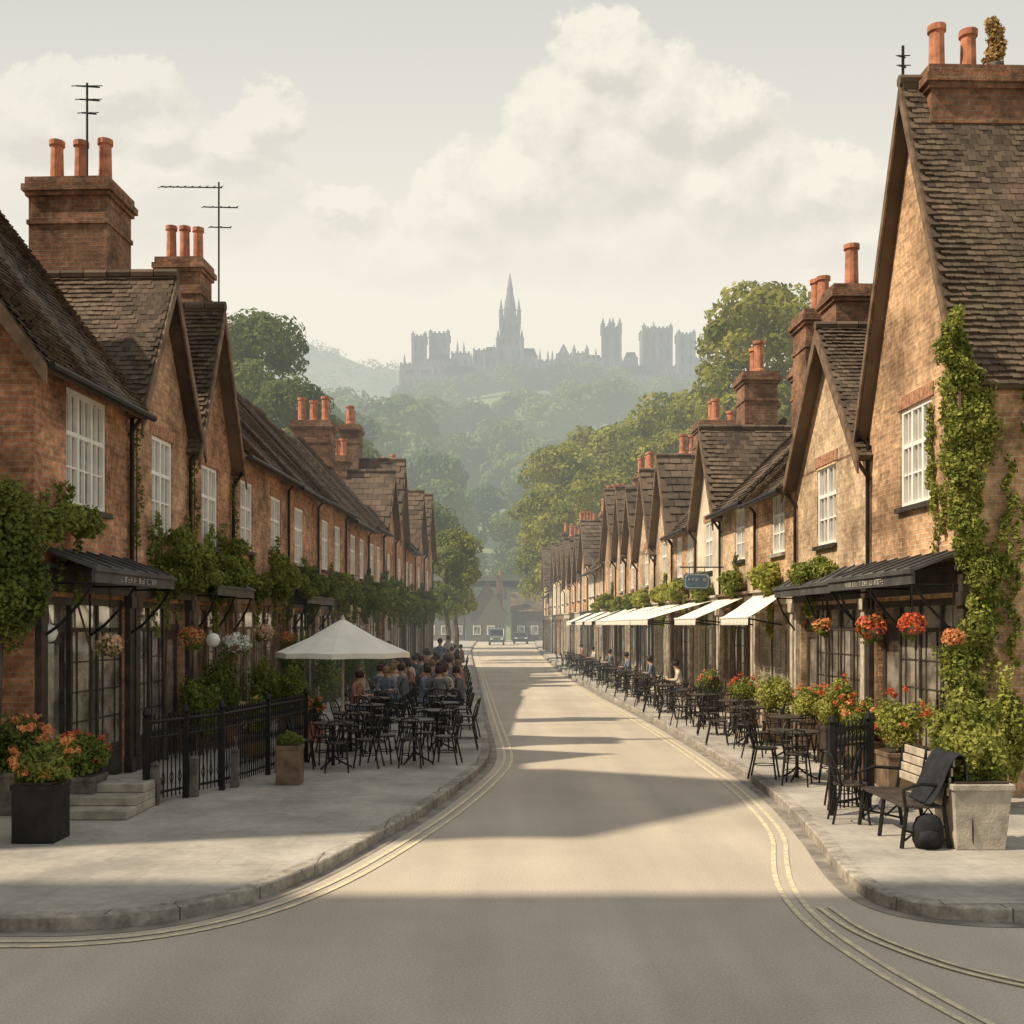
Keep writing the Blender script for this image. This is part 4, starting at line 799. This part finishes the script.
for c,a,wh,i,sd in SEATS:
    if wh=='left' and 6<=i and R.random()<(.75 if i>8 else .25) and cnt<60:
        tp,tn=R.choice(tops); cnt+=1
        place_person('s',(c[0],c[1],c[2]-.035),a+R.uniform(-.35,.35),tp,R.choice(('hair','hair','hair2')),f"person in {tn} top seated on the {sd} side of the {ORD[i]} left café table")
    if wh=='right' and i>=7 and i%2 and sd in ('shop',):
        tp,tn=R.choice(tops[1:]); place_person('s',(c[0],c[1],c[2]-.035),a,tp,'hair',f"person in {tn} top seated on the {sd} side of the {ORD[i]} right café table")
for j,(x,y,rz,tp,tn) in enumerate([(-3.6,34,2.8,'cgrey','grey'),(-2.4,40.7,3.1,'cblue','blue'),(-2.6,50.5,3,'cwhite','pale')]):
    place_person('w',(x,y,.12),rz,tp,'hair',f"standing person in {tn} top, {ORD[j]} standing figure from the camera")
for p in (PS,PW):
    for ch in list(p.children): bpy.data.objects.remove(ch)
    bpy.data.objects.remove(p)
# ---------------------------------------------------------------- vehicles far down the road
def vehicle(x,y,col,van,label):
    t=thing('parked_van' if van else 'parked_car',label,'van' if van else 'car',(x,y,0)); m=mat('paint_'+str(int(y)),col,.35,.05,2,spec=.6); w=.88
    pr=[(-2.2,.35),(-2.25,.9),(-2.0,1.15),(-1.5,1.95),(1.9,2.0),(2.1,1.0),(2.1,.35)] if van else [(-2.1,.3),(-2.15,.7),(-1.2,.9),(-.6,1.4),(1.0,1.42),(1.7,.95),(2.1,.85),(2.1,.3)]
    MB().prism(lambda s,d,h:Vector((x+d,y+s,h)),pr,-w,w).build('body',m,t,bevel=.06)
    gl=[(-2.0,1.2),(-1.56,1.86)] if van else [(-1.15,.93),(-.64,1.36)]
    MB().quad((x-.75,y+gl[0][0]-.03,gl[0][1]),(x+.75,y+gl[0][0]-.03,gl[0][1]),(x+.7,y+gl[1][0]-.03,gl[1][1]),(x-.7,y+gl[1][0]-.03,gl[1][1])).build('windscreen',M['fardark'],t)
    for sx in (-1,1):
        MB().box((x+sx*.62-.14,y-2.29,.68),(x+sx*.62+.14,y-2.2,.82)).build('headlight',M['white'],t)
        for yy in (-1.35,1.35): MB().tube([(x+sx*.72,y+yy,.32),(x+sx*.93,y+yy,.32)],.32,14).build('wheel',M['black'],t)
vehicle(-1.0,132,(.14,.15,.15),True,'dark van parked at the far end of the street'); vehicle(2.0,140,(.05,.05,.055),False,'dark car at the far right end of the road')
# ---------------------------------------------------------------- far cottages and bridge closing the street
def cottage(x,y,w,d,he,hr,label,gable=True,m='render'):
    t=thing('cottage',label,'house',(x,y,0)); q=MB(); q.box((x-w/2,y,-.05),(x+w/2,y+d,he))
    r=MB()
    if gable:
        q.quad((x-w/2,y,he),(x+w/2,y,he),(x,y,hr-.05)); k=(hr-he)/(w/2)
        for s in (-1,1): A=Vector((x+s*(w/2+.3),y-.3,he-.3*k)); B=Vector((x+s*(w/2+.3),y+d,he-.3*k)); slope(r,A,B,Vector((x,y-.3,hr))-A,.6,.8)
    else:
        k=(hr-he)/(d/2); A=Vector((x-w/2-.3,y-.3,he-.3*k)); B=Vector((x+w/2+.3,y-.3,he-.3*k)); slope(r,A,B,Vector((x-w/2-.3,y+d/2,hr))-A,.6,.8); A.y=B.y=y+d+.3; slope(r,A,B,Vector((x-w/2-.3,y+d/2,hr))-A,.6,.8)
    q.build('wall',M[m],t,uv=True); r.build('roof',M['tile'],t); F=lambda s,dd,h:Vector((x-w/2+s,y-dd,h))
    for s in np.arange(.7,w-1.2,2.0):
        for z in (1.0,3.7):
            if z+1.3<he: o=MB().box((s,.004,z),(s+1.1,.06,z+1.3),F).build('window',M['white'],t); MB().box((s+.1,.062,z+.1),(s+1.0,.07,z+1.2),F).build('pane',M['glass'],o)
    c=MB().box((x+w*.25,y+d*.4,he),(x+w*.25+.9,y+d*.4+.9,hr+1.1)).build('chimney',M['chim'],t,uv=True)
    MB().lathe([(.16,hr+1.1),(.14,hr+1.8)],8,(x+w*.25+.45,y+d*.4+.45,0)).build('chimney_pot',M['terra'],c)
cottage(-2.6,158,5.4,8,4.4,8.6,'gabled grey cottage facing down the street at its far end',True,'stonedk'); cottage(4.6,162,7,7,4.6,7.4,'wide low cottage at the far end right of the gabled cottage',False,'stonedk'); cottage(-10,160,8,7,5,8.2,'wide cottage at the far end left of the gabled cottage',False,'stonedk'); cottage(14,165,10,8,6.5,10.5,'tall cottage far behind the right terrace end',False,'stonedk')
t=thing('bridge','low grey bridge crossing behind the far end of the street','bridge',(0,172,0))
MB().box((-26,172,8.4),(26,175,9.3)).build('deck',M['black'],t); MB().box((-26,171.8,9.3),(26,172.1,10.2)).build('parapet',M['stonedk'],t)
for x in (-20,-12,-5.5,1.5,8.5,16): MB().box((x-.6,172.1,-.1),(x+.6,174.8,8.4)).build('pier',M['stonedk'],t)
# ---------------------------------------------------------------- hills
def terr(x,y):
    z=0
    if y>180: z=.298*(min(y,600)-180)*min(1,(y-180)/60+.3)
    z+=(.00035*min(abs(x),260)**2*.5)*min(1,max(0,(y-190)/200))*(1 if y<560 else .3)
    z+=(4*math.sin(x*.021+y*.013)+3*math.sin(x*.047-y*.02)) if y>210 else 0
    if y>600: z-=.05*(y-600)
    z+=(158+4*math.sin(x*.028)+3*math.sin(x*.07+1))*(.5-.5*math.tanh((x+28)/44))*math.exp(-((y-1080)/190)**2)+130*math.exp(-((x-400)/190)**2-((y-1000)/190)**2)
    return z-.4
m=MB(); xs=np.arange(-900,901,18); ys=list(np.arange(120,640,13))+list(np.arange(640,1500,30)); nx=len(xs)
for y in ys:
    for x in xs: m.v.append((x,y,terr(x,y)))
m.f=[(j*nx+i,j*nx+i+1,(j+1)*nx+i+1,(j+1)*nx+i) for j in range(len(ys)-1) for i in range(nx-1)]
struct(m.build('hills',M['field'],smooth=True))
# ---------------------------------------------------------------- trees
def tree(px,top,Y,rx,label,m,n=6000,group='trees behind the terraces',lf=.045,rnd=.42,inn=.72):
    x=(px-505)*Y/1100; g=terr(x,Y)+.4 if Y>180 else 0; Ht=max((625-top)*Y/1100+2.4-g,rx*1.7); t=thing('tree',label,'tree',(x,Y,g),group); q=MB(); lo=max(Ht*.22,Ht-3.4*rx); cz=Ht-rx*.95
    q.tube([(x,Y,g-.3),(x+.1,Y,g+lo*.6),(x-.1,Y+.1,g+lo*1.1),(x,Y,g+Ht-rx)],rx*.09+.1,8,.1)
    for k in range(6):
        a=k*1.05+R.random(); z=g+lo+(Ht-rx-lo)*k/7; q.tube([(x,Y,z),(x+rx*.35*math.cos(a),Y+rx*.35*math.sin(a),z+rx*.3),(x+rx*.65*math.cos(a),Y+rx*.65*math.sin(a),z+rx*.5)],rx*.035,6,.03)
    q.build('trunk',M['bark'],t); P=[]; k=int(26+12*max(0,(Ht-lo)/(2*rx)))
    for i in range(k):
        if i<18:
            a=i*2.4+R.random()*.5; u=(i+.5)/18; zz=cz+rx*.62*(1-u)*R.uniform(.85,1.1); w=rx*.68*math.sqrt(max(.02,1-(1-u)**2))
        else:
            a=R.random()*6.283; zz=lo+max(0,cz-lo)*R.random(); w=rx*R.uniform(.3,.78)
        cr=rx*R.uniform(.24,.42); P.append(ell(n//k,(x+w*math.cos(a),Y+w*math.sin(a),g+zz),(cr*1.1,cr*1.1,cr*.8),inn))
    leaves('crown',M[m],np.concatenate(P),rx*lf+.02,t,jit=.5,rnd=rnd); return t
for a in [(262,306,88,3.9,'round dark tree rising behind the left chimneys','treeB'),(292,372,84,3.0,'lower dark tree just right of the tall left tree','treeB'),(235,318,92,2.8,'narrow tree half hidden by the left gable','treeB'),(318,408,86,2.4,'small dark tree left of the orange three pot chimney','treeB'),
          (762,275,86,4.8,'tallest light green tree behind the right chimneys','treeA'),(728,318,92,2.8,'slim tree on the left flank of the tallest right tree','treeA'),(797,312,84,2.6,'tree crown peeping between the right chimneys','treeA'),
          (712,380,112,4.6,'large olive tree at the top of the right tree row','treeA'),(676,386,118,5.2,'second olive tree from the top of the right row','treeA'),(634,410,124,5.4,'third olive tree in the descending right row','treeA'),(598,420,128,5.0,'fourth olive tree in the descending right row','treeA'),(562,438,122,4.8,'fifth olive tree, leading the right row toward the valley','treeA'),(546,480,112,3.6,'small olive tree at the left tip of right row','treeA'),
          (655,430,106,4.6,'olive tree in front of the right row above roofs','treeA'),(610,462,106,4.6,'lower olive tree in front of the right row','treeA'),(575,495,108,4.0,'rounded olive tree above the last right roofs','treeA'),(690,424,104,3.8,'olive tree directly behind the middle right chimneys','treeA'),(518,508,186,4.2,'dark round tree at the valley floor right of centre','treeB'),
          (455,526,74,1.75,'bright green tree at the end of the left terrace','treeA'),(447,545,69,1.25,'small green tree tucked beside the last left house','treeB'),(428,498,110,3.4,'tree behind the last roofs of the left terrace','treeB'),(345,430,110,3.6,'tree behind the middle chimneys of the left terrace','treeB')]:
    tree(*a,n=8500,lf=.05,rnd=.36)
far=[(318,395,215,5),(350,408,240,6),(395,390,340,13),(372,416,280,8),(410,428,310,9),(455,430,340,11),(432,446,235,7.5),(441,476,205,5.5),(505,420,370,12),(548,412,430,12),(505,508,205,3.6),(484,484,250,5),(510,462,320,8),(340,388,420,12),(362,445,210,5),(392,470,200,5),(412,500,195,4.4),(534,462,275,7.5),(470,526,205,3.0),(425,408,420,12),(545,434,340,9),(455,500,220,4),(580,408,450,13),(470,406,440,10),(495,444,340,8),(520,406,450,12),(610,404,460,12)]
far+=[(404+26*i+R.uniform(-6,6),398+R.uniform(-3,6),560,R.uniform(7,11)) for i in range(12)]
far.sort(key=lambda a:a[0])
for i,(px,top,Y,rx) in enumerate(far): tree(px,top,Y,rx*1.12,f'hazy round tree on the hillside below the castle, {ORD[i]} from the left','treeF',3400 if Y<500 else 2000,'trees on the hillside',.075,.22,.85)
P=[]
for i in range(150):
    y=205+345*(i/150)**.85; x=R.uniform(-.42,.42)*y
    if abs(x+.012*y)<.05*y and y<450: continue
    if math.sin(x*.05+1)*math.sin(y*.04)>.05: continue
    s=R.uniform(3.2,6.0)*(1 if y<320 else 1.4)
    for k in range(4): P.append(ell(110,(x+R.uniform(-.6,.6)*s,y+R.uniform(-.6,.6)*s,terr(x,y)+s*R.uniform(.3,.7)),(s*.7,s*.7,s*.55),.92))
for i in range(150):
    x=R.uniform(-330,-60); y=R.uniform(930,1085); s=R.uniform(7,13)
    P.append(ell(70,(x,y,terr(x,y)+s*.1),(s,s,s*.6),.92))
w_=leaves('far_woodland',M['treeW'],np.concatenate(P),1.1,rnd=.22); tag(w_,'hazy woodland covering the hillside below the castle','woodland',None,'stuff')
# ---------------------------------------------------------------- castle and cathedral on the ridge
def px2(px,py,Y): return (px-505)*Y/1100,(625-py)*Y/1100+2.4
def cren(m,x0,x1,y0,y1,z0,z1,t=1.1):
    m.box((x0,y0,z0),(x1,y1,z1)); n=max(2,int((x1-x0)/(t*2)))
    for i in range(n+1):
        x=x0+(x1-x0-t)*i/n; m.box((x,y0-.2,z1),(x+t,y0+t,z1+.9))
def tower(px0,px1,top,Y,name,label,cat,spire=None,pinn=0,mid=0,gab=0,sw=.42):
    x0,zt=px2(px0,top,Y); x1,_=px2(px1,top,Y); zb=terr((x0+x1)/2,Y)-6; w=x1-x0; d=min(w,16); r=thing(name,label,cat,((x0+x1)/2,Y,zb),'skyline buildings on the ridge')
    m=MB(); cren(m,x0,x1,Y,Y+d,zb,zt); nb=max(1,int(w/6))
    for i in range(nb+1):
        x=x0+(w-1.1)*i/nb; m.box((x-.2,Y-1.3,zb),(x+1.3,Y+.01,zt-3)).box((x+.1,Y-.8,zt-3.01),(x+1.0,Y+.01,zt-.5))
    m.build('wall',M['farstone'],r)
    if gab: MB().prism(lambda s,dd,h:Vector((x0+s,Y+1+dd,h)),[(0,zt),(w,zt),(w*.8,zt+gab),(w*.2,zt+gab)],0,d*.7).build('roof',M['fardark'],r)
    nl=max(1,int((zt-zb)/9)); nw=max(2,int(w/3.6))
    for k in range(nl):
        for j in range(nw):
            x=x0+w*(j+.5)/nw; z=zt-5-k*8.5
            MB().prism(lambda s,dd,h:Vector((x+s,Y+dd,h)),[(-.6,z-3),(.6,z-3),(.6,z+1.4),(0,z+2.6),(-.6,z+1.4)],-.35,-.02).build('window',M['fardark'],r)
    if pinn:
        for x in (x0+.6,x1-.6): 
            for yy in (Y+.5,Y+d-.5): MB().lathe([(1.2,zt-3),(1.1,zt+pinn*.35),(1.5,zt+pinn*.37),(.9,zt+pinn*.45),(.05,zt+pinn)],6,(x,yy,0)).build('pinnacle',M['farstone'],r)
    for i in range(mid):
        x=x0+w*(i+R.uniform(.2,.8))/mid; hh=R.uniform(.5,1.6); MB().lathe([(.7,zt-.5),(.6,zt+2.2*hh),(.05,zt+4.6*hh)],5,(x,Y+.6,0)).build('pinnacle',M['farstone'],r)
    if spire:
        cx=(x0+x1)/2; _,za=px2(0,spire,Y); MB().lathe([(w*sw,zt-.5),(w*sw*.84,zt+(za-zt)*.2),(w*sw*.9,zt+(za-zt)*.22),(w*sw*.42,zt+(za-zt)*.62),(w*sw*.46,zt+(za-zt)*.64),(.15,za)],8,(cx,Y+d/2,0)).build('spire',M['farstone'],r)
    return r
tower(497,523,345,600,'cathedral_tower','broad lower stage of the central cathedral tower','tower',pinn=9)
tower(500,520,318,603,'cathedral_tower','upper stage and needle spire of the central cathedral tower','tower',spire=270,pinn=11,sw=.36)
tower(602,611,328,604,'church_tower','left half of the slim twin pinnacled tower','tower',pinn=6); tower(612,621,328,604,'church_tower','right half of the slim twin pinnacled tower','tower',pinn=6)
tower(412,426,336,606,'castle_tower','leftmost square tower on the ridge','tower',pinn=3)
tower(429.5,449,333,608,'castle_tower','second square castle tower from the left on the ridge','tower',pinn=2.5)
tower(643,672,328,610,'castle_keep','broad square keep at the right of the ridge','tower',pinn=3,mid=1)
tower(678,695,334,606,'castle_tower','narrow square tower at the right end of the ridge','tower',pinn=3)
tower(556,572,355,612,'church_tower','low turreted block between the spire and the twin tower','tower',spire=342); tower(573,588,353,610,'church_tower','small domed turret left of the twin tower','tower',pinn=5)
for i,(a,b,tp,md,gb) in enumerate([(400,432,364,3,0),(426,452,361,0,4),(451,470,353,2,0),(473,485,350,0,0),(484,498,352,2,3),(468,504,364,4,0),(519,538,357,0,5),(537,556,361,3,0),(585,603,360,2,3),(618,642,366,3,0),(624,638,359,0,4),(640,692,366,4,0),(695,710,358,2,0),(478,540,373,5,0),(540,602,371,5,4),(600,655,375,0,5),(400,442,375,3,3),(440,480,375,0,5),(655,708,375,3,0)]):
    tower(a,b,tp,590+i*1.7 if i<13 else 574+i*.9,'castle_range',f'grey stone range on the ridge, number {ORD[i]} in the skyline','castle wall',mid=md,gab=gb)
